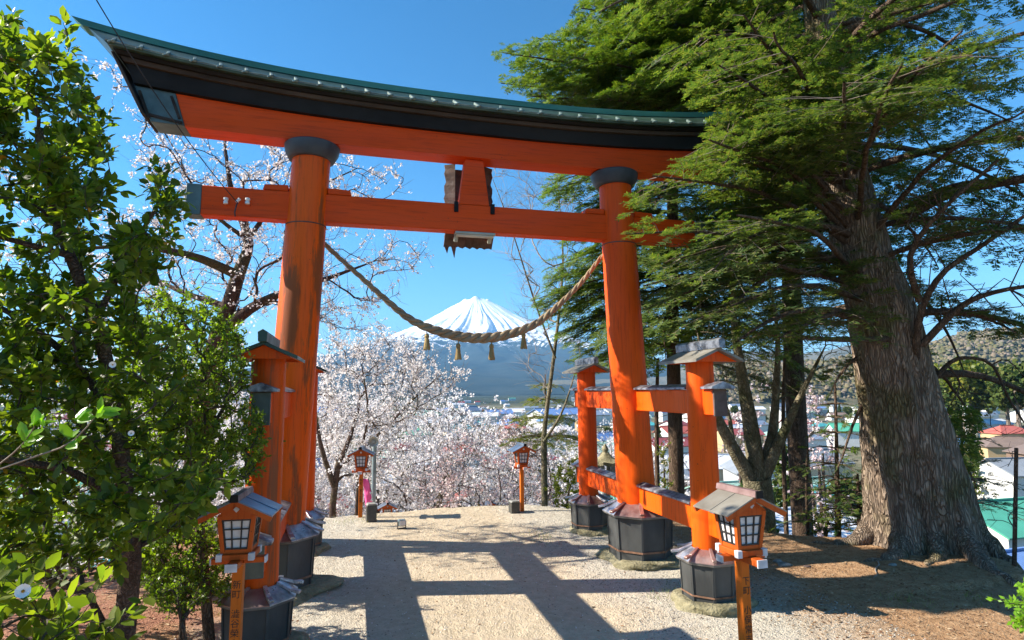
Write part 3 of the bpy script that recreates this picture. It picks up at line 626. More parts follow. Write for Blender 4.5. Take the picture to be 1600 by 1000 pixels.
# ------------------------------------------------------------------ lamps
def text_mesh(s, size, name, mat, parent, loc, rot, spacing=1.15, extr=.0012):
    cu = bpy.data.curves.new(name, 'FONT'); cu.body = '\n'.join(s); cu.size = size; cu.space_line = spacing; cu.align_x = 'CENTER'; cu.extrude = extr
    to = bpy.data.objects.new(name, cu); col.objects.link(to); dg = bpy.context.evaluated_depsgraph_get(); dg.update()
    me = bpy.data.meshes.new_from_object(to.evaluated_get(dg)); bpy.data.objects.remove(to)
    me.materials.clear(); o = link(name, me, mat, parent); o.location = loc; o.rotation_euler = rot
    return o
def lamp(loc, rotz, label, post_h, roofm, writing=None, s=1.0, group='orange lanterns lining the path'):
    """head: tray at post_h, ridge top at post_h + .45"""
    t = empty('lantern_post', label, 'lantern', loc, rotz, group)
    H = post_h
    b = MB(); b.box(-.034, .034, -.034, .034, -.05, H-.02); b.build('post', M['lamp_post'], t, .004)
    b = MB(); b.box(-.034, .034, -.20, .20, H-.05, H-.005); b.box(-.17, -.0345, -.03, .03, H-.045, H-.008); b.box(.0345, .17, -.03, .03, H-.045, H-.008); b.build('cross_arms', M['lamp_paint'], t, .004)
    b = MB()
    for x, y in ((0, -.202), (0, .202)): MB().box(-.037, .037, y-.005, y+.005, H-.053, H-.003).build('arm_end', M['white_end'], t)
    for x in (-.173, .173): MB().box(x-.005, x+.005, -.033, .033, H-.048, H-.006).build('arm_end', M['white_end'], t)
    b = MB(); b.box(-.115, .115, -.115, .115, H-.003, H+.035); b.build('tray', M['lamp_paint'], t, .004)
    b = MB()
    for x in (-.1, .1):
        for y in (-.1, .1): MB().box(x-.019, x+.019, y-.019, y+.019, H-.008, H+.04).build('tray_corner', M['white_end'], t, .003)
    # tapering body: four posts and rails
    z0, z1, w0, w1 = H+.037, H+.285, .082, .108; b = MB()
    for x in (-1, 1):
        for y in (-1, 1): b.bar((x*w0, y*w0, z0), (x*w1, y*w1, z1), .026, .026, 0, (0, 1, 0))
    for z, w in ((z0+.012, w0), (z1-.012, w1)):
        for q in (-1, 1): b.box(-w+.013, w-.013, q*w-.011, q*w+.011, z-.013, z+.013); b.box(q*w-.011, q*w+.011, -w+.013, w-.013, z-.013, z+.013)
    b.build('body_frame', M['lamp_paint'], t)
    for (ux, uy) in ((0, -1), (1, 0), (0, 1), (-1, 0)):
        def Q(u, v, e):
            z = z0+.026+(z1-z0-.052)*v; w = w0+(w1-w0)*((z-z0)/(z1-z0)); h = w-.014; r = w+e
            return (ux*r-uy*u*h, uy*r+ux*u*h, z)
        b = MB(); b.add([Q(-1, 0, -.006), Q(1, 0, -.006), Q(1, 1, -.006), Q(-1, 1, -.006), Q(-1, 0, -.002), Q(1, 0, -.002), Q(1, 1, -.002), Q(-1, 1, -.002)], [(0, 1, 2, 3), (7, 6, 5, 4), (0, 4, 5, 1), (1, 5, 6, 2), (2, 6, 7, 3), (3, 7, 4, 0)])
        pane = b.build('pane', M['paper'], t); b = MB()
        for u in (-.94, -.36, .36, .94): b.bar(Q(u, 0, .004), Q(u, 1, .004), .0085, .008, 0, (ux, uy, 0))
        for v in (.03, .34, .67, .97): b.bar(Q(-1, v, .005), Q(1, v, .005), .008, .009, 0, (ux, uy, 0))
        b.build('lattice', M['lattice'], pane)
    # gable ends under the roof
    b = MB()
    for y in (-.118, .108):
        g_ = MB().prism([(-.125, z1+.001), (.125, z1+.001), (.0, z1+.085)], y, y+.012, 'y').build('gable', M['lamp_paint'], t); y2 = y-.015 if y < 0 else y+.012
        MB().prism([(0, z1+.022), (.020, z1+.042), (0, z1+.062), (-.020, z1+.042)], y2, y2+.012, 'y').build('gable_emblem', M['white_end'], g_)
    hw, hl, zr, ze = .235, .185, z1+.115, z1+.002
    rf = None; b = MB()
    for q in (-1, 1):
        V = [(0, -hl, zr), (q*hw, -hl, ze), (q*hw, hl, ze), (0, hl, zr)]; V += [(x, y, z-.010) for x, y, z in V]
        b.add(V, [(0, 1, 2, 3), (7, 6, 5, 4), (0, 4, 5, 1), (1, 5, 6, 2), (2, 6, 7, 3)])
        b.bar((0, .0, zr+.001), (q*hw, 0, ze+.001), .012, .006, 0, (0, 0, 1))
    rf = b.build('roof', roofm, t, .001)
    b = MB()
    for y in (-hl+.012, hl-.012):
        for q in (-1, 1): MB().bar((0, y, zr-.025), (q*(hw-.005), y, ze-.025), .02, .032, 0, (0, 0, 1)).build('bargeboard', M['lamp_paint'], rf)
    b = MB(); b.prism([(-.03, zr-.012), (.03, zr-.012), (.022, zr+.028), (-.022, zr+.028)], -hl-.02, hl+.02, 'y'); b.build('ridge', M['ridge'] if post_h > .9 else roofm, rf, .003)
    b = MB(); b.box(-.026, .026, -hl-.03, -hl-.02, zr-.016, zr+.032); b.build('ridge_end', M['black'], rf)
    if writing: text_mesh(writing, .058, 'lettering', M['ink'], t, (0, -.0345, H-.20), (math.pi/2, 0, 0), 1.06)
    t.scale = (s, s, s)
    return t
p = at(374, 868, 4.0); lamp((p[0], p[1], 0), R(-4), 'near left orange lantern with blue grey roof in front of the leafy shrubs', p[2], M['slate'], '新町\u3000澁谷榮太郎')
p = at(1158, 862, 4.0); lamp((p[0], p[1], 0), R(3), 'near right orange lantern with grey brown roof in front of the fir roots', p[2], M['slate_warm'], '下町\u3000小俣常吉')
lamp((-1.34, 3.86, -.02), R(-8), 'far left orange lantern on a tall post beside the horn speaker pole', .86, M['slate'], '本町\u3000宮下正春')
lamp((1.62, 3.52, -.02), R(4), 'far right orange lantern on a tall post beside a dark stone post', .86, M['slate'])
lp = at(605, 797, 14.5); lamp((lp[0], lp[1], lp[2]-1.15), 0, 'lantern rising from the steps just right of the pink banner', .93, M['slate'])
lp = at(766, 794, 15.5); lamp((lp[0], lp[1], lp[2]-1.15), 0, 'lantern rising from the steps left of the right stone post', .93, M['slate'])

# ------------------------------------------------------------------ small things at the head of the steps
def stone_post(x, y, w, h, label):
    z = zat(x, y); t = empty('stone_post', label, 'stone post', (x, y, z-.03), R(6), 'stone posts at the head of the steps')
    b = MB(); b.box(-w, w, -w, w, 0, h); b.build('shaft', M['black_stone'], t, .006)
    b = MB(); b.prism([(-w-.006, h+.002), (w+.006, h+.002), (w*.8, h+.03), (-w*.8, h+.03)], -w-.006, w+.006, 'y'); b.build('top', M['stone'], t, .004)
stone_post(-1.16, 3.45, .085, .31, 'dark square stone post below the pink banner at the path edge')
stone_post(1.45, 3.45, .085, .22, 'dark square stone post beside the far right orange lantern')
sp_ = at(583, 800, 11.9); t = empty('horn_speaker_pole', 'grey steel pole carrying a round horn loudspeaker', 'loudspeaker', (sp_[0], sp_[1], zat(sp_[0], sp_[1])-.05))
h_ = at(585, 692, 11.9)[2]-t.location[2]
b = MB(); b.lathe([(.045, 0), (.045, h_)], 14); b.build('pole', M['pole_grey'], t, 0, True)
b = MB(); prof = [(.02, .16), (.03, .10), (.05, .05), (.085, .01), (.10, 0), (.098, .006), (.078, .02), (.03, .045), (.028, .01), (.001, .005)]
n = 28; V = []; Fs = []
for (r, d) in prof:
    for i in range(n): a = 2*math.pi*i/n; V.append((r*math.cos(a), d-.12, r*math.sin(a)+h_+.02))
for j in range(len(prof)-1):
    for i in range(n): Fs.append((j*n+i, j*n+(i+1) % n, (j+1)*n+(i+1) % n, (j+1)*n+i))
b.add(V, Fs); hn = b.build('horn', M['fixture'], t, 0, True); hn.rotation_euler = (0, 0, R(-12))
b = MB(); b.bar((0, 0, h_-.08), (0, -.04, h_+.0), .03, .03); b.build('bracket', M['pole_grey'], t)
bp = at(583, 808, 11.5); bz = zat(bp[0], bp[1]); t = empty('banner', 'bright pink festival banner leaning over the left stone post', 'banner', (bp[0], bp[1], bz))
top = at(574, 752, 11.5)[2]-bz
b = MB(); b.tube([(.07, 0, 0), (.0, 0, top*.6), (-.10, 0, top+.05)], .008, 6); b.build('pole', M['pole_grey'], t)
V = []; Fs = []; n = 20
for i in range(n+1):
    u = i/n; x = .07-.17*u**1.4; w = .15*(1-.15*u)*(.35+.65*min(1, 2.2*u+.1))
    for q in range(5): V.append((x-.008-w*q/4+.01*math.sin(u*9), .018*math.sin(q*1.6+u*11), .05+top*u*.97+.02*q*(u-.5)))
for i in range(n):
    for q in range(4): Fs.append((i*5+q, i*5+q+1, (i+1)*5+q+1, (i+1)*5+q))
cl = MB().add(V, Fs).build('cloth', M['pink'], t, 0, True); md = cl.modifiers.new('thick', 'SOLIDIFY'); md.thickness = .003
b = MB()
for i, z in enumerate((.15, .23, .31, .39, .47)):
    x0 = .0-.17*(z/top)**1.4
    for q in range(4): dx, dz = random.uniform(-.022, .022), random.uniform(-.022, .022); b.box(x0+.012+dx-.012, x0+.012+dx+.012, -.032, -.026, z*top/.62+dz-.005, z*top/.62+dz+.005); b.box(x0+.012+dx-.004, x0+.012+dx+.004, -.033, -.027, z*top/.62+dz-.014, z*top/.62+dz+.014)
b.build('print', M['white_ink'], t)
fp = (-.68, 2.72); t = empty('floodlight', 'small box floodlight standing on the gravel path', 'floodlight', (fp[0], fp[1], zat(*fp)), R(15))
b = MB(); b.box(-.06, .06, -.04, .05, .05, .15); b.build('housing', M['pole_grey'], t, .01)
b = MB(); b.box(-.05, .05, -.052, -.042, .06, .14); b.build('glass', M['paper'], t, .003)
b = MB(); b.box(-.075, -.065, -.01, .01, 0, .12); b.box(.065, .075, -.01, .01, 0, .12); b.box(-.075, .075, -.03, .03, 0, .012); b.build('stand', M['soot'], t)
# stone lantern behind the rear right leg
q = at(948, 800, 12.6); t = empty('stone_lantern', 'mossy stone lantern half hidden behind the rear right leg', 'stone lantern', (q[0], q[1], at(948, 800, 12.6)[2]-.35))
b = MB(); b.lathe([(.2, 0), (.2, .12), (.09, .2), (.085, .85), (.12, .9), (.19, 1.0), (.19, 1.08)], 12); b.build('shaft', M['stone'], t, 0, True)
b = MB()
for x in (-.12, .12):
    for y in (-.12, .12): b.box(x-.035, x+.035, y-.035, y+.035, 1.082, 1.33)
b.build('fire_box', M['stone'], t)
b = MB(); prof = [(.34, 1.33), (.36, 1.40), (.26, 1.43), (.14, 1.50), (.07, 1.60)]; rings = []
for r, z in prof: rings.append([(r*math.cos(a)*(1.12 if k % 2 == 0 else .98), r*math.sin(a)*(1.12 if k % 2 == 0 else .98), z+(.035 if (k % 2 == 0 and r > .3) else 0)) for k, a in enumerate(np.arange(12)*math.pi/6)])
b.loft(rings); b.lathe([(.05, 1.6), (.075, 1.66), (.05, 1.72), (.01, 1.78)], 12); b.build('roof', M['moss_stone'], t, 0, True)
# ------------------------------------------------------------------ plants: helpers
def in_poly(px, py, poly):
    ins = np.zeros(len(px), bool); n = len(poly)
    for i in range(n):
        (x1, y1), (x2, y2) = poly[i], poly[(i+1) % n]
        c = (y1 > py) != (y2 > py); ins ^= c & (px < (x2-x1)*(py-y1)/(y2-y1+1e-12)+x1)
    return ins
def sample(poly, n, D0, D1):           # n points of a volume: outline seen from the camera, real depth D0..D1
    poly = np.array(poly, float); lo, hi = poly.min(0), poly.max(0); out = []
    while len(out) < n:
        px = rng.uniform(lo[0], hi[0], n*3); py = rng.uniform(lo[1], hi[1], n*3); k = in_poly(px, py, poly)
        out += list(zip(px[k], py[k]))
    out = np.array(out[:n]); D = rng.uniform(D0, D1, n)
    return CP+D[:, None]*(CW+((out[:, 0]-800)/F)[:, None]*CR-((out[:, 1]-500)/F)[:, None]*CU)
def attract(limbs, radii, att, r_tip=.003, pl=.35, curl=.18, grav=0., nseg=5, expo=.42, rmax=None):
    """limbs: main polylines; att: points the branches grow to. Returns tube paths and, per point, its last stretch."""
    N_ = []; par = []; fixed = []; plen = []
    for L, rd in zip(limbs, radii):
        L = np.array(L, float)
        start = -1
        if N_:
            start = int(np.argmin(np.linalg.norm(np.array(N_)-L[0], axis=1)))
        for j, p in enumerate(L):
            N_.append(p); par.append(start if j == 0 else len(N_)-2); plen.append(0 if (j == 0 and start < 0) else plen[par[-1]]+np.linalg.norm(p-N_[par[-1]]))
            fixed.append(rd[0]+(rd[1]-rd[0])*j/max(1, len(L)-1))
    base = np.array(N_[0]); order = np.argsort(np.linalg.norm(att-base, axis=1)); nfix = len(N_)
    cap = nfix+len(att)*nseg+10; NA = np.zeros((cap, 3)); PA = np.full(cap, -1); PL = np.zeros(cap); cnt = nfix
    NA[:nfix] = N_; PA[:nfix] = par; PL[:nfix] = plen; runs = []
    for a in att[order]:
        d = np.linalg.norm(NA[:cnt]-a, axis=1); c = d+pl*PL[:cnt]; c[0] += 1e3 if cnt > 1 else 0
        j = int(np.argmin(c)); p = NA[j].copy(); L = d[j]; v = a-p
        par_dir = unit(p-NA[PA[j]]) if PA[j] >= 0 else np.array([0, 0, 1.])
        ctrl = p+par_dir*L*.4+rnd_unit(1)[0]*L*curl; ids = [j]
        for q in range(1, nseg+1):
            t = q/nseg; pt = (1-t)**2*p+2*t*(1-t)*ctrl+t*t*a; pt = pt+rng.normal(size=3)*L*.02*(t < 1); pt[2] -= grav*L*math.sin(math.pi*t)
            NA[cnt] = pt; PA[cnt] = ids[-1]; PL[cnt] = PL[ids[-1]]+np.linalg.norm(pt-NA[ids[-1]]); ids.append(cnt); cnt += 1
        runs.append(ids)
    w = np.zeros(cnt)
    for ids in runs: w[ids[-1]] += 1
    for j in range(cnt-1, 0, -1):
        if PA[j] >= 0: w[PA[j]] += w[j]
    rad = r_tip*np.maximum(w, 1)**expo
    if rmax: rad = np.minimum(rad, rmax)
    paths = []
    st = 0
    for L, rd in zip(limbs, radii):
        n = len(L); paths.append((NA[st:st+n].copy(), np.linspace(rd[0], rd[1], n))); st += n
    for ids in runs:
        r_ = rad[ids].copy(); r_[0] = min(r_[0], r_[1]*1.25); paths.append((NA[ids], r_))
    ends = [(NA[ids[max(1, len(ids)-3):]]) for ids in runs]
    return paths, ends
def split_paths(paths, n_big=1, sides=(12, 5)):
    V1, F1 = tube_np(paths[:n_big], sides[0]); V2, F2 = tube_np(paths[n_big:], sides[1])
    return np.concatenate([V1, V2]), np.concatenate([F1, F2+len(V1)])
def polyline_points(ends, per, jit, side=True):
    P = []; X = []
    for e in ends:
        k = per if isinstance(per, int) else rng.integers(*per)
        t = rng.uniform(0, 1, k)*(len(e)-1); i = np.minimum(t.astype(int), len(e)-2); f = (t-i)[:, None]
        p = e[i]*(1-f)+e[i+1]*f; d = e[i+1]-e[i]; d = d/(np.linalg.norm(d, axis=1, keepdims=True)+1e-9)
        u = rnd_unit(k); P.append(p+u*jit*rng.uniform(.2, 1, (k, 1))); X.append(d*.5+u)
    return np.concatenate(P), np.concatenate(X)
LEAF5V = np.array([(0, 0, 0), (.25, .24, .05), (.64, .25, .04), (1, 0, -.03), (.5, 0, -.02), (.64, -.25, .04), (.25, -.24, .05)]); LEAF5F = np.array([(0, 4, 3, 2, 1), (0, 6, 5, 3, 4)])
LEAF4V = np.array([(0, 0, 0), (.45, .26, .05), (1, 0, 0), (.45, -.26, .05)]); LEAF4F = np.array([(0, 3, 2, 1)])
PETV = np.array([(-.5, -.4, .1), (.4, -.5, -.05), (.5, .45, .12), (-.45, .5, -.06)]); PETF = np.array([(0, 1, 2, 3)])
M['camellia'] = leaf_mat('glossy_camellia_leaves', [(.042, .075, .012), (.075, .120, .016), (.12, .165, .022), (.058, .092, .014), (.18, .215, .03), (.09, .12, .02)], .50, .45, (2.3, 2.5, .5), .3)
M['bright_leaf'] = leaf_mat('bright_green_leaves', [(.14, .30, .02), (.22, .42, .03)], .45, .3, (1.6, 1.7, .4), .5)  # bright green; on the camellia the colour stands for sun through leaves
M['yellow_leaf'] = leaf_mat('yellowed_leaves', [(.45, .30, .02), (.50, .22, .02)], .4, .5, (1.4, 1.2, .5))
M['holly'] = leaf_mat('small_shrub_leaves', [(.05, .09, .014), (.10, .155, .02), (.16, .22, .03), (.065, .10, .014)], .5, .35, (2.2, 2.4, .5), .4)
M['ygreen'] = leaf_mat('yellow_green_leaves', [(.10, .14, .015), (.18, .20, .02), (.07, .11, .015), (.26, .24, .03)], .4, .5, (1.7, 1.7, .5))
M['fir'] = leaf_mat('fir_needles', [(.04, .085, .022), (.075, .125, .026), (.125, .17, .036), (.045, .09, .030), (.19, .21, .045), (.06, .12, .035)], .36, .5, (1.9, 2.1, .5), .25)
M['fir_cool'] = leaf_mat('cool_fir_needles', [(.034, .072, .027), (.068, .108, .034), (.12, .16, .042), (.042, .085, .035), (.19, .205, .055), (.055, .105, .045), (.16, .13, .07)], .42, .5, (1.9, 2.1, .6), .25)
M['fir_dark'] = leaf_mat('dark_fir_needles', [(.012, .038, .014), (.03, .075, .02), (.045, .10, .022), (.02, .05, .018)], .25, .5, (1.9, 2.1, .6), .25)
M['town_tree'] = leaf_mat('town_tree_leaves', [(.03, .06, .015), (.06, .09, .02), (.11, .12, .03)], .2, .7, (1.5, 1.5, .6), .1)
M['blossom'] = leaf_mat('cherry_blossom', [(.88, .83, .82), (.90, .87, .85), (.92, .91, .88), (.84, .75, .75)], .4, .8, (1.02, 1.0, 1.0), .1)
M['blossom_pink'] = leaf_mat('budding_cherry_blossom', [(.70, .52, .52), (.80, .68, .67), (.84, .77, .75), (.58, .38, .37)], .35, .8, (1.05, 1.0, 1.0), .1)
M['bark_fir'] = bark_mat('fissured_fir_bark', (.17, .12, .085), (.42, .33, .25), (.18, .16, .07), 11, .14, .05, 1)
M['bark_brown'] = bark_mat('brown_fir_bark', (.07, .045, .03), (.20, .14, .10), None, 16, .2, .02)
M['bark_cherry'] = bark_mat('cherry_bark', (.05, .035, .03), (.17, .115, .09), (.14, .13, .06), 14, .7, .015)
M['bark_grey'] = bark_mat('mottled_grey_bark', (.10, .085, .055), (.30, .26, .17), (.07, .08, .035), 9, .5, .015)
M['twig'] = surf('grey_brown_twigs', (.10, .075, .055), (.24, .19, .15), 9, .9, 0, 0)
M['twig_dark'] = surf('dark_twigs', (.03, .022, .016), (.08, .06, .045), 9, .9, 0, 0)
M['twig_pale'] = surf('pale_bare_twigs', (.20, .16, .13), (.36, .31, .27), 9, .9, 0, 0)
M['petal'] = surf('white_petals', (.8, .76, .68), (.85, .82, .78), 9, .6, 0, 0)

# ------------------------------------------------------------------ cherry trees
def twigs(ends, n, L, up=.15):
    out = []
    for e in ends:
        for q in range(rng.integers(*n)):
            i = rng.integers(0, len(e)-1); t = rng.random(); p = e[i]*(1-t)+e[i+1]*t
            d = unit(e[-1]-e[0]+1e-6)*.7+rnd_unit(1)[0]*.9; d[2] += up; d = unit(d); l = L*rng.uniform(.5, 1.2); w = rnd_unit(1)[0]*l*.15
            out.append(np.array([p, p+d*l*.5+w, p+d*l]))
    return out
def cherry(label, limbs, radii, att, n_tw=(4, 8), Ltw=.35, nb=14, bs=.032, rt=.0045, bloss='blossom', bark='bark_cherry', jit=.035, group='cherry trees around the gate', clump=True):
    paths, ends = attract(limbs, radii, att, rt, .30, .2, 0, 5, .45)
    tw = twigs(ends, n_tw, Ltw); root = np.array(limbs[0][0])
    t = empty('cherry_tree', label, 'cherry tree', tuple(root), 0, group)
    nl = len(limbs); V, f = tube_np(paths[:nl], 12); np_mesh('trunk', V-root, f, M[bark], t, True)
    V, f = tube_np(paths[nl:], 5); np_mesh('branches', V-root, f, M['twig'] if bark != 'bark_cherry' else M['bark_cherry'], t, True)
    V, f = tube_np([(x, np.array([rt*.8, rt*.6, rt*.3])) for x in tw], 3); np_mesh('twigs', V-root, f, M['twig'], t)
    if nb:
        allp = tw+[e[-3:] for e in ends]; P, X = polyline_points(allp, (max(1, nb//2), nb+nb//2), jit)
        if clump:                 # flowers sit in small bunches
            c = P[rng.integers(0, len(P), len(P)//4)]; P = c[rng.integers(0, len(c), len(P))]+rng.normal(size=P.shape)*jit*.75
        V, f = scatter(PETV, PETF, P, rnd_unit(len(P)), rnd_unit(len(P)), bs*rng.uniform(.6, 1.25, len(P)))
        np_mesh('blossom', V-root, f, M[bloss], t)
    return t
def mid_cherry(label, px, D, ytop, wpx, n=120, bloss='blossom', nb=12, bs=.06, lean=0, **kw):
    g = at(px, 612, D); z0 = zat(g[0], g[1]); top = at(px, ytop, D)[2]; H = top-z0; W = wpx/F*D/2; base = np.array([g[0], g[1], z0-.2])
    limbs = []; radii = []; r0 = .035*H**.8+.03; fork = base+np.array([lean*.1*H, 0, H*.22])
    limbs.append(smooth_path([base, (base+fork)/2+rng.normal(size=3)*.06, fork], 6)); radii.append((r0, r0*.8))
    k = rng.integers(3, 6)
    for q in range(k):
        a = q*2*math.pi/k+rng.uniform(-.4, .4); e = base+np.array([math.cos(a)*W*.55+lean*W*.4, math.sin(a)*W*.55, H*rng.uniform(.55, .72)])
        m = (fork+e)/2+np.array([math.cos(a), math.sin(a), -.3])*W*.08; limbs.append(smooth_path([fork, m, e], 8)); radii.append((r0*.6, r0*.25))
    u = rnd_unit(n); rr = rng.uniform(.55, 1, n)**.5; att = base+np.stack([u[:, 0]*W*rr+lean*W*.3, u[:, 1]*W*rr, H*(.62+.38*np.abs(u[:, 2])*rr*np.sign(u[:, 2]+.25))], 1)
    att[:, 2] = np.maximum(att[:, 2], z0+H*.3)
    return cherry(label, limbs, radii, att, (5, 9), H*.10+.2, nb, bs, .006*max(1, D/16), bloss, 'bark_cherry', .07, **kw)
# the near cherry left of the gate: its mossy trunk forks behind the shrubs
D0 = 9.0
b0 = at(300, 820, 9.2); b0[2] = zat(b0[0], b0[1])-.1
limbs = [smooth_path([b0, at(318, 640, 9.1), at(345, 520, D0)], 10), smooth_path([at(345, 520, D0), at(372, 430, 9.), at(388, 375, 9.2), at(362, 300, 9.4), at(350, 215, 9.6)], 16),
         smooth_path([at(345, 520, D0), at(395, 480, 8.9), at(450, 455, 9.0), at(520, 432, 9.3), at(580, 410, 9.6)], 14), smooth_path([at(372, 430, 9.), at(300, 400, 8.6), at(200, 385, 8.3), at(60, 395, 8.)], 12),
         smooth_path([at(388, 375, 9.2), at(430, 320, 9.6), at(500, 290, 9.9), at(560, 262, 10.2)], 10), smooth_path([at(355, 480, D0), at(270, 450, 9.6), at(180, 400, 10)], 8), smooth_path([at(388, 375, 9.2), at(330, 330, 8.8), at(270, 240, 8.6)], 8)]
radii = [(.22, .15), (.13, .015), (.10, .009), (.08, .01), (.04, .007), (.06, .01), (.04, .007)]
att = np.concatenate([sample([(170, 170), (300, 200), (440, 225), (560, 245), (620, 262), (650, 290), (560, 330), (450, 340), (250, 300)], 130, 8.3, 10.6), sample([(150, 330), (440, 330), (560, 330), (668, 380), (660, 420), (560, 430), (500, 500), (420, 490), (150, 480)], 190, 8.2, 10.6),
                      sample([(0, 250), (250, 330), (250, 520), (0, 520)], 60, 8, 10.5), sample([(150, 90), (240, 130), (200, 180)], 6, 8.6, 9.2), sample([(440, 480), (640, 440), (560, 530)], 26, 8.8, 10)])
near_ch = cherry('mossy trunked cherry tree with sparse blossom behind the left pillar', limbs, radii, att, (3, 6), .42, 8, .027, .0042, jit=.03)
att = np.concatenate([sample([(490, 530), (600, 520), (690, 572), (680, 600), (760, 560), (640, 660), (600, 760), (500, 760)], 150, 12.5, 15.5)])
g0 = at(520, 800, 13.2); g0[2] = zat(g0[0], g0[1])-.2
cherry('white blossoming cherry tree leaning over the far left lantern', [smooth_path([g0, at(522, 760, 13.2), at(545, 690, 13.5), at(560, 640, 13.8)], 8), smooth_path([at(522, 760, 13.2), at(500, 690, 13.2), at(488, 600, 13.3)], 7), smooth_path([at(530, 730, 13.3), at(590, 680, 14), at(650, 620, 14.5), at(690, 585, 14.8)], 9), smooth_path([g0+np.array([.5, .2, 0]), at(560, 740, 13.4), at(575, 650, 13.2), at(565, 570, 13.)], 9)],
       [(.09, .03), (.07, .02), (.05, .012), (.05, .012)], att, (7, 12), .6, 9, .036, .0055, jit=.045)
for a in (('cherry tree in full white blossom below the rope left of the steps', 610, 19, 575, 330, 150), ('cherry tree crown between the two far lanterns, left half', 690, 24, 612, 300, 150), ('low cherry crown over the middle of the steps', 745, 30, 628, 330, 130),
          ('cherry tree in white blossom behind the left pillar foot', 500, 22, 560, 320, 150), ('cherry tree crown seen through the shrubs left of the gate', 330, 18, 530, 380, 150), ('cherry tree crown at the far left behind the camellia', 150, 17, 520, 420, 140),
          ('white cherry crown behind the far right lantern', 870, 26, 640, 300, 130), ('white cherry crown behind the rear right support leg', 950, 20, 655, 280, 120), ('cherry tree deep behind the left shrubs', 420, 30, 570, 330, 120),
          ('white cherry crown farther down behind the pale crowns', 640, 36, 622, 330, 120), ('white cherry crown low behind the stone lantern', 900, 38, 650, 260, 110)):
    mid_cherry(a[0], a[1], a[2], a[3], a[4], a[5], 'blossom', 12, .036+.0013*a[2])
for a in (('reddish half open cherry tree left of the far right lantern', 775, 15.5, 650, 210, 130), ('reddish half open cherry tree over the right side of the steps', 720, 20, 668, 210, 110)):
    mid_cherry(a[0], a[1], a[2], a[3], a[4], a[5], 'blossom_pink', 7, .05)
for a in (('small pink cherry beyond the forked trunk', 1165, 60, 596, 60), ('small pink cherry left of the saplings on the right', 1270, 55, 600, 50)):
    mid_cherry(a[0], a[1], a[2], a[3], a[4], 40, 'blossom_pink', 8, .2, group='pink cherries in the town')

# bare trees
def bare_tree(label, limbs, radii, att, rt=.004, mat='twig_pale', bark='bark_grey', ntw=(4, 9), Lt=.45, cat='bare tree', group=None, name='bare_tree'):
    paths, ends = attract(limbs, radii, att, rt, .25, .12, 0, 5, .42); tw = twigs(ends, ntw, Lt, .3); root = np.array(limbs[0][0]); nl = len(limbs)
    t = empty(name, label, cat, tuple(root), 0, group); V, f = tube_np(paths[:nl], 12); np_mesh('trunk', V-root, f, M[bark], t, True)
    V, f = tube_np(paths[nl:]+[(x, np.array([rt*.8, rt*.5, rt*.25])) for x in tw if len(x) == 3][:0], 4); np_mesh('branches', V-root, f, M[mat], t, True)
    V, f = tube_np([(x, np.array([rt*.8, rt*.5, rt*.25])) for x in tw], 3); np_mesh('twigs', V-root, f, M[mat], t)
    return t
g0 = at(852, 812, 13.5); g0[2] = zat(g0[0], g0[1])-.2
bare_tree('tall bare tree with fine pale twigs rising behind the right pillar', [smooth_path([g0, at(850, 720, 13.5), at(852, 660, 13.6), at(870, 520, 13.8), at(880, 400, 14), at(870, 280, 14)], 14), smooth_path([at(850, 690, 13.5), at(880, 640, 13.5), at(905, 560, 13.6)], 8), smooth_path([at(868, 560, 13.7), at(835, 470, 13.5), at(800, 360, 13.4), at(770, 280, 13.4)], 10)],
          [(.085, .006), (.04, .008), (.028, .006)], np.concatenate([sample([(770, 255), (960, 260), (950, 420), (900, 500), (820, 480), (790, 400)], 190, 12.5, 15.5), sample([(800, 480), (900, 480), (920, 640), (830, 620)], 30, 13, 15)]), .0045, 'twig_pale', 'bark_grey', (4, 9), .6)
g0 = at(1190, 850, 10.4); g0[2] = zat(g0[0], g0[1])-.3
bare_tree('forked tree of four mottled limbs behind the right lantern', [smooth_path([g0, at(1188, 800, 10.4), at(1182, 745, 10.4)], 6), smooth_path([at(1183, 765, 10.4), at(1145, 700, 10.3), at(1118, 645, 10.2), at(1105, 600, 10.1), at(1090, 520, 10.1)], 12), smooth_path([at(1184, 750, 10.4), at(1172, 660, 10.5), at(1158, 580, 10.6), at(1145, 480, 10.7), at(1150, 380, 10.8)], 12),
          smooth_path([at(1186, 750, 10.4), at(1205, 690, 10.5), at(1212, 620, 10.6), at(1215, 520, 10.7), at(1200, 430, 10.7)], 12), smooth_path([at(1188, 755, 10.4), at(1218, 690, 10.3), at(1250, 620, 10.2), at(1290, 540, 10.1)], 10), smooth_path([at(1145, 700, 10.3), at(1141, 660, 10.5), at(1135, 630, 10.6)], 5)],
          [(.25, .24), (.14, .012), (.17, .014), (.12, .012), (.13, .010), (.06, .012)], sample([(1060, 500), (1320, 480), (1330, 600), (1260, 640), (1090, 600)], 60, 9.4, 11.6), .005, 'bark_grey', 'bark_grey', (2, 4), .5, 'tree', None, 'forked_tree')
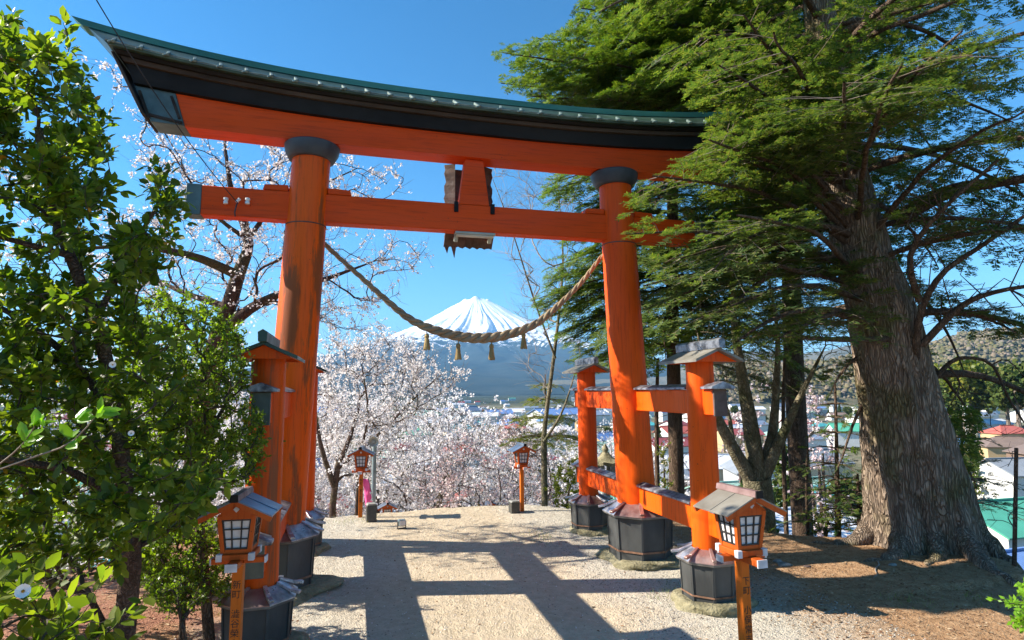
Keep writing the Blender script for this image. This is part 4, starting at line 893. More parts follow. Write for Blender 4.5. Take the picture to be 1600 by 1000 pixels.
for i, (px, D, y0, y1, w, l) in enumerate(((1028, 12.2, 820, 560, .06, 'slim straight trunk just right of the right pillar'), (1226, 11.0, 840, 560, .05, 'thin sapling right of the forked tree'), (1262, 9.8, 850, 700, .03, 'twiggy little sapling at the edge of the soil'), (1588, 7.4, 940, 700, .026, 'thin dark broken stem at the right edge'), (1090, 13.5, 800, 640, .04, 'thin bare sapling seen between the tie beams'))):
    g = at(px, y0, D); g[2] = zat(g[0], g[1])-.2
    att = sample([(px-50, y1), (px+50, y1), (px+60, (y0+y1)/2), (px-60, (y0+y1)/2)], 16 if i != 3 else 7, D-.5, D+.5)
    bare_tree(l, [smooth_path([g, at(px-2, (y0+y1)/2, D), at(px, y1, D)], 8)], [(w, w*.5 if i != 3 else w*.8)], att, .004, 'twig_dark', 'bark_brown', (2, 5), .3, 'sapling', 'saplings on the slope', 'sapling')
# gnarled dead limb right of the big fir
t = bare_tree('gnarled dark dead branch arching out right of the big fir', [smooth_path([at(1440, 620, 8.6), at(1480, 570, 8.6), at(1510, 559, 8.6), at(1550, 570, 8.6), at(1575, 620, 8.6), at(1600, 660, 8.6)], 14), smooth_path([at(1480, 570, 8.6), at(1500, 600, 8.6), at(1480, 640, 8.6)], 7), smooth_path([at(1550, 570, 8.6), at(1575, 563, 8.6), at(1610, 600, 8.6)], 7)],
              [(.036, .012), (.018, .006), (.013, .005)], sample([(1480, 580), (1600, 570), (1610, 700), (1560, 690)], 16, 8.4, 9), .004, 'twig_dark', 'bark_brown', (2, 4), .25, 'dead branch', None, 'dead_branch')

# ------------------------------------------------------------------ firs
_fv = [(0, 0, 0)]; _ff = []
for q in range(7):                      # a flat frond: side shoots both ways and a leading shoot
    tq = .06+q*.125; l = .35*(1-.50*tq)+.035; w = .050
    for s in (-1, 1):
        a = R(52)*s; d = np.array([math.cos(a), math.sin(a)]); n_ = np.array([-d[1], d[0]]); b0_ = np.array([tq+(.04 if s > 0 else 0), 0]); k0 = len(_fv); zz = .035*((q % 3)-1)
        for (u, v, z_) in ((0, 0, 0), (.45, -w, zz), (1, 0, zz*1.5+.02), (.45, w, zz)): pt = b0_+d*u*l+n_*v; _fv.append((pt[0], pt[1], z_))
        _ff.append((k0, k0+1, k0+2, k0+3))
k0 = len(_fv); _fv += [(0, -.028, 0), (.6, -.04, .01), (1.05, 0, .02), (.6, .04, .01)]; _ff.append((k0, k0+1, k0+2, k0+3))
FRV = np.array(_fv); FRF = np.array(_ff)
def boughs(prim, frond=.24, spacing=.085, sec_len=.30, keep=None, droop=.10, dens=1.0, layer=.0):
    """prim: list of polylines (n,3). Secondary twigs in a flat plane, fronds along them."""
    P = []; X = []; Nn = []; S = []; tw = []
    for pl in prim:
        seg = np.linalg.norm(np.diff(pl, axis=0), axis=1); L = seg.sum(); cum = np.concatenate([[0], np.cumsum(seg)]); n = int(L/spacing*dens)
        for q in range(n):
            t = (q+rng.random())/n
            if t < .10: continue
            s = t*L; i = min(np.searchsorted(cum, s, 'right')-1, len(seg)-1); f = (s-cum[i])/seg[i]; p = pl[i]*(1-f)+pl[i+1]*f; d = unit(pl[i+1]-pl[i])
            side = unit(np.cross(d, [0, 0, 1.]))*(1 if q % 2 else -1); l = min(L*sec_len, 1.5)*(math.sin(math.pi*min(1, (t*.85+.15)))**.7+.18)*rng.uniform(.6, 1.15)
            dd = unit(d*.75+side*.9+rnd_unit(1)[0]*.22); m = max(2, int(l/.13)); pts = [p]
            for u in range(m): dd = unit(dd+d*.03+np.array([0, 0, -droop*.35])+rng.normal(size=3)*.05); pts.append(pts[-1]+dd*l/m)
            pts = np.array(pts); tw.append(pts)
            nn = unit(np.cross(d, side)); nn = nn if nn[2] > 0 else -nn
            for u in range(m):
                for s2 in (-1, 1, 0):
                    if s2 == 0 and u != m-1: continue
                    dx = unit(pts[u+1]-pts[u]); sd = unit(np.cross(nn, dx)); v = unit(dx*(.8 if s2 else 1)+sd*s2*.8+rng.normal(size=3)*.14)
                    P.append(pts[u]+(pts[u+1]-pts[u])*rng.random()*(1 if s2 else .9)); X.append(v); Nn.append(nn+rng.normal(size=3)*.22); S.append(frond*rng.uniform(.6, 1.15)*(.55+.45*l/.6 if l < .6 else 1))
    P, X, Nn, S = map(np.array, (P, X, Nn, S))
    if keep is not None:
        k = keep(P+X*S[:, None]*.5); P, X, Nn, S = P[k], X[k], Nn[k], S[k]
        tw = [x for x, kk in zip(tw, keep(np.array([x[-1] for x in tw]))) if kk]
    return P, X, Nn, S, tw
def sag(p0, az, L, rise, drp, n=14, wob=.05):
    d = np.array([math.cos(az), math.sin(az), 0]); s = np.array([-d[1], d[0], 0]); a, b_ = rng.uniform(0, 6, 2); pts = []
    for i in range(n):
        t = i/(n-1); pts.append(np.array(p0)+d*L*t+s*L*wob*math.sin(2.6*t+a)*t+np.array([0, 0, L*(rise*t-drp*t*t)+L*wob*.5*math.sin(5*t+b_)*t]))
    return np.array(pts)
def fir(name, label, trunk, prim, prim_r, mats=('bark_fir', 'fir'), frond=.24, keep=None, bare=(), bare_r=(), droop=.1, dens=1.0, spacing=.085, sec_len=.3, cat='fir tree', extra=None, group=None, flare=None, tseg=26):
    root = np.array(trunk[0][0]); t = empty(name, label, cat, tuple(root), 0, group)
    pts, rad = trunk; n = 44; V = []
    T_ = np.gradient(pts, axis=0); _, Aa, Bb = frames(T_)
    if flare:
        ang = np.arange(96)*2*math.pi/96
        for j, (p, r) in enumerate(zip(pts, rad)):
            hgt = p[2]-root[2]; k = np.exp(-max(0, hgt)/flare[1]); lob = flare[0]*k*(np.maximum(0, np.cos(ang*5+.6+.35*math.sin(hgt)))**1.5+.5*np.maximum(0, np.cos(ang*3+2.1)))
            rr = r*(1+lob+.028*np.sin(ang*23+3*math.sin(hgt*1.3))+.02*np.sin(ang*41+hgt*2)+.03*np.sin(ang*7+hgt*1.7)+.015*np.sin(hgt*9+ang*4))
            V.append(p+rr[:, None]*(np.cos(ang)[:, None]*np.array([1, 0, 0])+np.sin(ang)[:, None]*np.array([0, 1, 0])))
        V = np.array(V).reshape(-1, 3); m = len(pts); i = np.arange(96); k = (i+1) % 96; off = (np.arange(m-1)*96)[:, None]; f = np.stack([off+i, off+k, off+96+k, off+96+i], -1).reshape(-1, 4)
    else: V, f = tube_np([(pts, rad)], 18)
    np_mesh('trunk', V-root, f, M[mats[0]], t, True)
    P, X, Nn, S, tw = boughs(prim, frond, spacing, sec_len, keep, droop, dens)
    if len(prim):
        V, f = tube_np([(p, np.linspace(r, r*.18, len(p))) for p, r in zip(prim, prim_r)]+[(p, np.linspace(r, r*.35, len(p))) for p, r in zip(bare, bare_r)], 8); np_mesh('limbs', V-root, f, M[mats[0] if flare is None else 'bark_brown'], t, True)
    V, f = tube_np([(x, np.linspace(.006, .002, len(x))) for x in tw], 3); np_mesh('twigs', V-root, f, M['twig'], t)
    S = S*np.clip(proj(P)[2]/8.0, .55, 1.0) if flare else S
    V, f = scatter(FRV, FRF, P, X, Nn, S); np_mesh('needles', V-root, f, M[mats[1]], t)
    return t
# big fir: leaning trunk with flared roots on the right
Tb = at(1446, 872, 8.6); Tb[2] = zat(Tb[0], Tb[1])-.25
tp = smooth_path([Tb, at(1440, 820, 8.55), at(1424, 720, 8.5), at(1405, 620, 8.5), at(1380, 500, 8.5), at(1348, 400, 8.55), at(1325, 300, 8.6), at(1305, 200, 8.7), at(1285, 60, 8.8), at(1265, -150, 9), at(1250, -420, 9.3)], 60)
tr = np.interp(np.linspace(0, 1, 60), [0, .1, .2, .3, .4, .5, .6, .8, 1], [.98, .70, .585, .50, .435, .365, .31, .22, .10])
GATE_VIEW = [(-200, -300), (893, -300), (905, 0), (885, 60), (930, 150), (1070, 172), (1105, 190), (1090, 240), (990, 262), (965, 350), (985, 380), (1010, 415), (1000, 440), (1010, 520), (1040, 545), (1130, 540), (1160, 560), (1255, 560), (1290, 640), (1250, 700), (1330, 760), (1345, 1300), (-200, 1300)]
def keep_big(P):
    x, y, z = proj(P); k = z > 1.6
    k &= ~in_poly(x, y, GATE_VIEW)
    k &= ~((y > 560) & (x > 1330) & (x < 1480) & (z < 8.4) & (rng.random(len(x)) < .96))      # the trunk stands clear of twigs low down
    k &= ~((x > 1440) & (y > 530) & (y < 640)) & ~((x > 1530) & (y > 640)) & ~((y > 830) & (x < 1530))
    hole = np.sin(P[:, 0]*2.1+P[:, 2]*1.2+1.3)*np.sin(P[:, 2]*2.7-P[:, 0]*.6+.6)+.5*np.sin(P[:, 1]*2.9+P[:, 0]*1.7)
    k &= ~((hole > np.where(x > 1300, .22, .35)) & (rng.random(len(x)) < .93) & ~((x < 1230) & (y > 140) & (y < 270))) & (rng.random(len(x)) < .86)
    k &= ~(in_poly(x, y, [(1262, 262), (1400, 262), (1440, 420), (1440, 530), (1300, 520), (1262, 400)]) & (z < 8.3) & (rng.random(len(x)) < .25))
    k &= ~(in_poly(x, y, [(1275, 265), (1375, 265), (1400, 400), (1350, 405), (1300, 405), (1285, 400)]) & (z < 8.6) & (rng.random(len(x)) < .9))
    return k
prim = []; pr = []
def trunk_at(h):
    j = int(np.argmin(np.abs(tp[:, 2]-h))); return tp[j], tr[j]
for q in range(62):
    h = 2.3+(q/62)**.9*9.5; p, r = trunk_at(h); az = q*2.399963+rng.uniform(-.3, .3); L = (4.6-.16*h)*rng.uniform(.7, 1.1)
    c_ = sag(p+r*.6*np.array([math.cos(az), math.sin(az), 0]), az, L, rng.uniform(.05, .32), rng.uniform(.30, .55))
    if proj(c_)[2].min() > 4.7: prim.append(c_); pr.append(.055*rng.uniform(.7, 1.2))
def to_px(h, px, py, D, rise=.3, n=14):       # a limb from the trunk at height h out to a known place
    p, r = trunk_at(h); e = at(px, py, D); m = (p+e)/2+np.array([0, 0, rise]); c = smooth_path([p, m, e], n); return c+np.cumsum(rng.normal(size=c.shape)*.012, axis=0)
for a in ((3.6, 1010, 445, 6.6), (3.9, 970, 365, 6.8), (4.2, 1015, 270, 6.6), (4.4, 1110, 215, 6.4), (4.5, 1112, 185, 6.9), (4.3, 1125, 240, 7.0), (4.6, 1160, 180, 7.2), (4.6, 1150, 205, 6.6), (4.4, 1190, 225, 7.2), (3.4, 1100, 500, 6.4), (3.2, 1190, 540, 6.6), (4.0, 1060, 400, 7.2), (5.0, 1120, 110, 6.6), (5.4, 1160, 30, 6.4), (3.0, 1270, 600, 7.2), (3.8, 1150, 340, 5.8), (4.4, 1230, 240, 5.4), (5, 1300, 130, 5.2), (5.4, 1220, 60, 5.6), (3.6, 1250, 430, 6), (3.4, 1330, 520, 6.4), (4.6, 1400, 90, 5.2), (5.2, 1500, 60, 5.4),
          (3.0, 1290, 470, 7.6), (2.8, 1300, 700, 7.9), (2.9, 1270, 680, 8.6), (2.6, 1300, 760, 8.8), (3.9, 1450, 230, 5.8), (3.5, 1420, 380, 6.4), (3.4, 1540, 470, 7.4), (3.2, 1600, 520, 8.4), (4.2, 1580, 200, 6.2), (2.8, 1520, 660, 9.6), (2.7, 1500, 720, 9.4), (2.5, 1530, 760, 9.6)):
    prim.append(to_px(a[0], a[1], a[2], a[3])); pr.append(.05)
def clip_limbs(prim, pr, poly, zmin=0):
    out = []; ro = []
    for p, r in zip(prim, pr):
        x, y, z = proj(p); bad = in_poly(x, y, poly) | (z < zmin); k = int(np.argmax(bad)) if bad.any() else len(p)
        if k >= 4: out.append(p[:k]); ro.append(r)
    return out, ro
prim, pr = clip_limbs(prim, pr, GATE_VIEW, 3.2)
TRUNKV = [(1275, 265), (1400, 265), (1440, 420), (1450, 530), (1500, 860), (1340, 860), (1320, 520), (1285, 400)]
keep_ = [in_poly(*proj(p)[:2], TRUNKV)[2:].mean() < .35 or proj(p)[2].min() > 8.3 for p in prim]
pr = [r for r, k in zip(pr, keep_) if k]; prim = [p for p, k in zip(prim, keep_) if k]
bare = [smooth_path([at(1400, 345, 8.3), at(1480, 300, 8), at(1560, 285, 7.8), at(1680, 270, 7.6)], 12), smooth_path([at(1430, 600, 8.2), at(1436, 500, 7.9), at(1470, 430, 7.6), at(1540, 380, 7.4), at(1640, 310, 7.2)], 14), smooth_path([at(1436, 470, 7.8), at(1422, 400, 7.5), at(1470, 330, 7.1), at(1560, 250, 6.8)], 10), smooth_path([at(1440, 540, 8), at(1500, 480, 7.7), at(1560, 455, 7.5), at(1660, 440, 7.3)], 12),
        smooth_path([at(1290, 350, 8.5), at(1230, 385, 8.2), at(1200, 430, 8), at(1150, 470, 7.9)], 9), smooth_path([at(1385, 530, 8.1), at(1290, 530, 7.6), at(1180, 520, 7.2)], 9), smooth_path([at(1300, 100, 8.5), at(1370, 50, 7.6), at(1450, 20, 7), at(1560, -30, 6.6)], 9)]
bt = []
for q in range(70):
    b_ = bare[rng.integers(0, 4)]; i = rng.integers(2, len(b_)-1); d = unit(b_[i]-b_[i-1])*.6+rnd_unit(1)[0]*.7; l = rng.uniform(.3, 1.1); w = rnd_unit(1)[0]*.12; bt.append(np.array([b_[i], b_[i]+unit(d)*l*.35+w*.5, b_[i]+unit(d)*l*.7+w, b_[i]+unit(d+rnd_unit(1)[0]*.5)*l+w]))
fir('big_fir', 'huge old fir with leaning fissured trunk and flared roots on the right', (tp, tr), prim, pr, ('bark_fir', 'fir_cool'), frond=.25, keep=keep_big, bare=bare+bt, bare_r=[.12, .055, .045, .05, .07, .045, .05]+[.009]*len(bt), flare=(.42, .42), dens=1.0, sec_len=.28, spacing=.10)
big = [o for o in bpy.data.objects if o.name == 'big_fir'][0]; bl = np.array(big.location)
for q, (az, L, r0) in enumerate(((-2.75, 1.1, .17), (-2.3, .8, .14), (-1.85, 1.2, .16), (-1.35, .9, .15), (-.85, 1.35, .20), (-.4, 1.0, .15), (2.9, 1.0, .15))):
    pts = []; rs = []; s_ = np.array([-math.sin(az), math.cos(az)])
    for u in range(14):
        t = u/13; d_ = .62+L*t; xy = bl[:2]+np.array([math.cos(az), math.sin(az)])*d_+s_*.16*math.sin(t*4+q)*t; g_ = zat(xy[0], xy[1]); rr = r0*(1-t)**.8+.015
        pts.append((xy[0], xy[1], g_+.42*(1-t)**3-rr*.45+.015*math.sin(u*1.7+q))); rs.append(rr*(1+.12*math.sin(u*2.3+q*2)))
    V, f = tube_np([(np.array(pts), np.array(rs))], 14); np_mesh('root', V-bl, f, M['bark_fir'], big, True)
# second fir, rear: straight brown trunk behind the right support leg; its boughs reach over the gate roof
g0 = at(1056, 820, 12.6); g0[2] = zat(g0[0], g0[1])-.3
tp2 = smooth_path([g0, at(1056, 700, 12.6), at(1052, 560, 12.6), at(1050, 420, 12.7), at(1052, 250, 12.8), at(1056, 60, 12.9), at(1060, -200, 13)], 40); tr2 = np.linspace(.17, .08, 40)
prim = []; pr = []
for q in range(46):
    h = 3.0+q/46*5.6; j = int(np.argmin(np.abs(tp2[:, 2]-h))); az = q*2.4+rng.uniform(-.3, .3); prim.append(sag(tp2[j], az, rng.uniform(1.9, 3.1), rng.uniform(.0, .2), rng.uniform(.25, .45))); pr.append(.035)
for px, py, D in ((830, 470, 11.6), (845, 500, 11.8), (855, 420, 11.8), (870, 350, 12), (850, 545, 12.2), (890, 590, 12.2), (835, 480, 12), (850, 300, 12), (860, 440, 11.6), (880, 520, 12), (900, 560, 12.2), (870, 380, 12.4), (900, 330, 12), (1120, 470, 11.6), (1180, 520, 12), (1000, 590, 12), (1100, 560, 12.6), (905, 470, 11.4)):
    e = at(px, py, D); j = int(np.argmin(np.abs(tp2[:, 2]-(e[2]+.7)))); prim.append(smooth_path([tp2[j], (tp2[j]+e)/2+np.array([0, 0, .2]), e], 12)); pr.append(.03)
WIN2 = [(-200, -300), (2000, -300), (2000, 260), (930, 262), (850, 262), (845, 330), (900, 345), (845, 420), (828, 470), (860, 520), (905, 600), (900, 640), (2000, 640), (2000, 1200), (-200, 1200)]
prim, pr = clip_limbs(prim, pr, WIN2)
fir('fir_tree', 'rear fir with straight brown trunk and layered boughs behind the right pillar', (tp2, tr2), prim, pr, ('bark_brown', 'fir'), .30, lambda P: ~in_poly(*proj(P)[:2], WIN2), dens=.8, spacing=.11, sec_len=.32)
# third fir: its sunlit boughs spread above the right half of the gate roof
g0 = at(1250, 800, 13.5); g0[2] = zat(g0[0], g0[1])-.3
tp3 = smooth_path([g0, at(1240, 560, 13.5), at(1235, 300, 13.5), at(1225, 60, 13.4), at(1215, -250, 13.4), at(1210, -500, 13.4)], 40); tr3 = np.linspace(.24, .10, 40); prim = []; pr = []
for px, py, D in ((785, 82, 10.2), (783, 130, 10.4), (840, 60, 10.8), (830, 150, 10.2), (890, 10, 10.6), (900, 90, 9.8), (930, 150, 9.8), (960, 60, 10.2), (980, 130, 9.6), (1010, 20, 10), (1040, 100, 9.6), (1080, 160, 9.6), (1090, 40, 9.8), (905, -60, 10.5), (1000, -60, 10), (870, 165, 10.8), (1120, 120, 10), (1150, 60, 10), (1010, 165, 10.4), (940, -10, 11), (860, 110, 11.2), (1050, 60, 11.5), (1120, 0, 11)):
    e = at(px, py, D); j = int(np.argmin(np.abs(tp3[:, 2]-(e[2]+.3)))); prim.append(smooth_path([tp3[j], tp3[j]*.45+e*.55+np.array([0, 0, .25]), e], 14)); pr.append(.05)
for q in range(50):
    h = 4+q/50*9; j = int(np.argmin(np.abs(tp3[:, 2]-h))); az = q*2.4+rng.uniform(-.3, .3); prim.append(sag(tp3[j], az, rng.uniform(2.4, 3.6), rng.uniform(.0, .25), rng.uniform(.25, .45))); pr.append(.04)
WIN3 = [(-200, -300), (890, -300), (903, 0), (885, 45), (845, 58), (800, 64), (774, 72), (774, 92), (800, 110), (776, 122), (790, 140), (820, 150), (826, 164), (826, 1200), (-200, 1200)]
prim, pr = clip_limbs(prim, pr, WIN3)
fir('fir_tree', 'fir whose sunlit boughs spread above the right half of the gate roof', (tp3, tr3), prim, pr, ('bark_brown', 'fir'), .27, lambda P: ~in_poly(*proj(P)[:2], WIN3), dens=.95, spacing=.10, sec_len=.30)

# small conifers and evergreens round the right slope
def conifer(name, label, px, ybase, D, ytop, w, mat='fir_dark', cat='young fir', group=None, n=26, frond=.2, dens=.8):
    g = at(px, ybase, D); g[2] = min(zat(g[0], g[1])-.2, g[2]); tp_ = at(px, ytop, D); pts = smooth_path([g, (g+tp_)/2, tp_], 16); prim = []; pr = []
    H = tp_[2]-at(px, ybase, D)[2]
    for q in range(n):
        t = q/n; h = at(px, ybase, D)[2]+H*(.05+.9*t); j = int(np.argmin(np.abs(pts[:, 2]-h))); az = q*2.4; prim.append(sag(pts[j], az, w/F*D/2*(1.1-t*.8)*rng.uniform(.8, 1.2), .2, .35, 8)); pr.append(.015)
    fir(name, label, (pts, np.linspace(.06, .015, 16)), prim, pr, ('bark_brown', mat), frond, None, dens=dens, spacing=.10, sec_len=.35, cat=cat, group=group, droop=.05)
conifer('young_fir', 'feathery young fir just left of the big fir trunk', 1305, 830, 9.6, 600, 150, 'fir', n=34)
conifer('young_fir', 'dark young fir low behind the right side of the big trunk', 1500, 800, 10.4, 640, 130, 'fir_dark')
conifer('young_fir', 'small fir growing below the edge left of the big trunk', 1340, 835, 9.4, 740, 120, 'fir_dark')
conifer('cedar', 'yellow green cedar with open boughs left of the rear right leg', 852, 700, 15.5, 585, 130, 'ygreen', 'cedar', n=30, frond=.26, dens=.9)
def bush(name, label, poly, D0, D1, base, natt, mat, leaf=.05, per=(10, 18), r0=.03, jit=.07, cat='shrub', tmpl=(LEAF4V, LEAF4F), rt=.003, group=None, bark='bark_brown', limbs=None, radii=None, updown=.4):
    att = sample(poly, natt, D0, D1); base = np.array(base, float)
    if limbs is None:
        c = att.mean(0); limbs = [smooth_path([base, base*.6+c*.4+np.array([0, 0, .1]), c], 6)]; radii = [(r0, r0*.5)]
    paths, ends = attract(limbs, radii, att, rt, .3, .2, 0, 5, .42); tw = twigs(ends, (1, 3), leaf*3.2); root = np.array(limbs[0][0])
    t = empty(name, label, cat, tuple(root), 0, group); nl = len(limbs); V, f = tube_np(paths[:nl], 10); np_mesh('trunk', V-root, f, M[bark], t, True)
    V, f = tube_np(paths[nl:], 5); np_mesh('branches', V-root, f, M['twig_dark'], t, True)
    V, f = tube_np([(x, np.array([rt*.9, rt*.6, rt*.4])) for x in tw], 3); np_mesh('twigs', V-root, f, M['twig_dark'], t)
    P, X = polyline_points(tw+[e[-3:] for e in ends], per, jit*.15)
    Nn = rnd_unit(len(P))*.7+np.array([0, 0, 1.])*updown+np.array([-.35, -.1, 0]); S = leaf*rng.uniform(.65, 1.2, len(P))
    V, f = scatter(tmpl[0], tmpl[1], P, X, Nn, S); np_mesh('leaves', V-root, f, M[mat], t)
    return t, P
b_ = at(885, 800, 12.8); bush('evergreen_bush', 'yellow green bush left of the rear right plinth', [(862, 730), (905, 715), (925, 760), (915, 800), (870, 795)], 12, 13.4, b_, 50, 'ygreen', .075, (10, 18))
b_ = at(1290, 840, 9.6); bush('evergreen_bush', 'low green bush at the foot of the big fir', [(1260, 800), (1300, 790), (1330, 815), (1310, 832), (1265, 832)], 9.3, 10, b_, 26, 'ygreen', .05, (8, 14))
b_ = at(1620, 990, 4.6); bush('evergreen_bush', 'bright green bush poking in at the lower right edge', [(1565, 950), (1600, 905), (1680, 900), (1690, 1000), (1600, 985)], 4.3, 5, b_, 40, 'bright_leaf', .05, (10, 16))
b_ = at(1040, 800, 12); bush('evergreen_bush', 'pale green saplings behind the lower tie beam', [(1020, 700), (1045, 680), (1050, 760), (1030, 790)], 11.4, 12.6, b_, 16, 'ygreen', .06, (6, 12))
def cycad(px, py, D, s, label):
    p = at(px, py, D); p[2] = zat(p[0], p[1]); t = empty('cycad', label, 'cycad', tuple(p), 0, 'cycads at the head of the steps'); b = MB(); b.lathe([(.09*s, -.1), (.11*s, .15*s), (.06*s, .3*s)], 10); b.build('trunk', M['bark_brown'], t, 0, True)
    P = []; X = []; Nn = []; S = []; tw = []
    for q in range(26):
        az = q*2.4; el = rng.uniform(.35, 1.3); L = .62*s; pts = [np.array([0, 0, .28*s])]; d = np.array([math.cos(az)*math.cos(el), math.sin(az)*math.cos(el), math.sin(el)])
        for u in range(10):
            d = unit(d+np.array([0, 0, -.10])); pts.append(pts[-1]+d*L/10)
        pts = np.array(pts); tw.append((pts, np.linspace(.006, .002, 11)))
        for u in range(1, 11):
            for r_ in (0, .5):
                dx = unit(pts[u]-pts[u-1]); sd = unit(np.cross(dx, [0, 0, 1.])+1e-6)
                for s2 in (-1, 1): P.append(pts[u]-(pts[u]-pts[u-1])*r_); X.append(dx*.6+sd*s2); Nn.append(np.cross(dx, sd)); S.append(.16*s*math.sin(math.pi*min(.95, u/10.5)**.7)+.03)
    V, f = scatter(LEAF4V*np.array([1, .22, 1]), LEAF4F, np.array(P), np.array(X), np.array(Nn), S); np_mesh('fronds', V, f, M['holly'], t); V, f = tube_np(tw, 4); np_mesh('ribs', V, f, M['ygreen'], t)
cycad(542, 806, 12.4, 1.0, 'cycad with dark spiky fronds left of the far left lantern'); cycad(598, 803, 12.8, .95, 'cycad with spiky fronds behind the pink banner')

# ------------------------------------------------------------------ shrubs on the left
c0 = at(185, 1060, 4.1); c0[2] = zat(c0[0], c0[1])-.1
cam_limbs = [smooth_path([c0, at(200, 930, 4.0), at(205, 860, 3.9), at(195, 760, 3.8), at(180, 640, 3.7), at(150, 500, 3.6), at(90, 350, 3.5), at(60, 200, 3.5)], 20), smooth_path([at(200, 800, 3.85), at(120, 740, 3.4), at(20, 720, 3.1), at(-120, 690, 2.9)], 9), smooth_path([at(185, 660, 3.7), at(110, 560, 3.9), at(0, 480, 3.9), at(-150, 420, 3.8)], 9),
             smooth_path([at(150, 500, 3.6), at(200, 400, 3.5), at(240, 330, 3.4)], 8), smooth_path([at(205, 860, 3.9), at(280, 820, 4.1), at(330, 790, 4.3)], 7), smooth_path([at(110, 400, 3.5), at(0, 370, 3.2), at(-150, 330, 3)], 7), smooth_path([c0+np.array([-.1, .05, 0]), at(160, 960, 4.1), at(60, 900, 3.8), at(-60, 880, 3.5)], 8)]
cr = [(.075, .02), (.03, .012), (.03, .012), (.02, .008), (.02, .008), (.02, .008), (.03, .01)]
outline = [(-260, 20), (0, 25), (60, 50), (120, 60), (138, 90), (130, 130), (165, 165), (160, 215), (190, 270), (200, 240), (262, 265), (285, 320), (290, 350), (255, 380), (280, 430), (215, 440), (120, 405), (40, 395), (-260, 420)]
out2 = [(-260, 440), (60, 440), (160, 455), (250, 480), (290, 560), (290, 640), (330, 720), (320, 800), (250, 850), (215, 900), (140, 890), (0, 900), (-260, 930)]
base_args = dict(limbs=cam_limbs, radii=cr, tmpl=(LEAF5V, LEAF5F), bark='bark_grey')
root = cam_limbs[0][0]
att = np.concatenate([sample(outline, 300, 3.0, 4.4), sample(out2, 400, 2.9, 4.4), sample([(140, 410), (210, 440), (120, 455), (-200, 455), (-200, 410)], 14, 3.0, 4.2)])
paths, ends = attract(cam_limbs, cr, att, .0026, .3, .2, 0, 5, .40); tw = twigs(ends, (1, 3), .16)
cm = empty('camellia_tree', 'large glossy leaved camellia filling the left foreground', 'camellia', tuple(root), 0)
V, f = tube_np(paths[:7], 12); np_mesh('trunk', V-root, f, M['bark_cherry'], cm, True); V, f = tube_np(paths[7:]+[(x, np.array([.0024, .002, .0012])) for x in tw], 5); np_mesh('branches', V-root, f, M['twig_dark'], cm, True)
P, X = polyline_points(tw+[e[-3:] for e in ends], (14, 21), .03); Nn = rnd_unit(len(P))*.55+np.array([-.35, -.25, .75]); S = rng.uniform(.034, .084, len(P)); yel = rng.random(len(P)) < .006
V, f = scatter(LEAF5V, LEAF5F, P[~yel], X[~yel], Nn[~yel], S[~yel]); np_mesh('leaves', V-root, f, M['camellia'], cm); V, f = scatter(LEAF5V, LEAF5F, P[yel], X[yel], Nn[yel], S[yel]); np_mesh('yellow_leaves', V-root, f, M['yellow_leaf'], cm)
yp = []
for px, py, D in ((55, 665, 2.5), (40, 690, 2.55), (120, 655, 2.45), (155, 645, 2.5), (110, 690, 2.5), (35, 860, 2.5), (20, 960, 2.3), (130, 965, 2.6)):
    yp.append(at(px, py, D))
yp = np.array(yp); yy = np.repeat(yp[:5], 7, 0)+rng.normal(size=(35, 3))*.012; V, f = scatter(LEAF5V, LEAF5F, yy, rnd_unit(35)*np.array([1, 1, .6])+np.array([.5, 0, .5]), rnd_unit(35)*.4+np.array([-.3, -.8, .4]), rng.uniform(.06, .085, 35)); np_mesh('sunlit_tint_leaves', V-root, f, M['bright_leaf'], cm)  # lighter leaf cluster: sunlight shining through the leaves is painted into their colour
pth = [(smooth_path([at(-20, 740, 2.9), at(50, 715, 2.6), at(110, 692, 2.5), at(150, 650, 2.5)], 8), np.linspace(.006, .002, 8)), (smooth_path([at(-20, 740, 2.9), at(30, 700, 2.6), at(55, 665, 2.5)], 6), np.linspace(.005, .002, 6))]
V, f = tube_np(pth, 6); np_mesh('shoot', V-root, f, M['twig'], cm)
def flower(px, py, D, s):
    p = at(px, py, D); V = []; Fs = []; b = MB()
    toc = unit(CP-p+np.array([-.2, 0, .3])); _, A_, B_ = frames(toc[None]); A_, B_ = A_[0], B_[0]
    for q in range(6):
        a = q*math.pi/3; d = math.cos(a)*A_+math.sin(a)*B_; e = -math.sin(a)*A_+math.cos(a)*B_; c_ = p-root; b.add([c_, c_+(d*.5+e*.52)*s+toc*s*.25, c_+(d*.85+e*.35)*s+toc*s*.55, c_+(d*.85-e*.35)*s+toc*s*.6, c_+(d*.5-e*.52)*s+toc*s*.3], [(0, 1, 2, 3, 4)])
    b.build('flower', M['petal'], cm)
    b = MB(); c = p-root+toc*s*.12; b.lathe([(.001, -.2*s), (.2*s, -.1*s), (.2*s, .1*s), (.001, .2*s)], 8, (c[0], c[1]), 0, 0, c[2]); b.build('stamens', M['yellow_leaf'], cm)
for a in ((36, 924, 2.2, .028), (176, 570, 3.0, .018), (205, 677, 3.0, .016), (236, 838, 3.1, .018)): flower(*a)
hb = at(120, 960, 5.0); hb[2] = zat(hb[0], hb[1])-.05
bush('small_leaved_shrub', 'low bright shrub on the soil below the camellia', [(-150, 800), (40, 790), (150, 800), (240, 790), (250, 880), (180, 900), (120, 870), (40, 890), (-150, 920)], 4.6, 5.6, hb, 240, 'holly', .04, (10, 17), r0=.03, jit=.05)
hb = at(300, 1040, 4.6); hb[2] = zat(hb[0], hb[1])-.05
bush('small_leaved_shrub', 'wispy little shrub at the foot of the near left lantern', [(225, 900), (300, 890), (330, 930), (300, 960), (235, 965)], 4.4, 4.9, hb, 60, 'holly', .03, (7, 12), r0=.02, jit=.05)
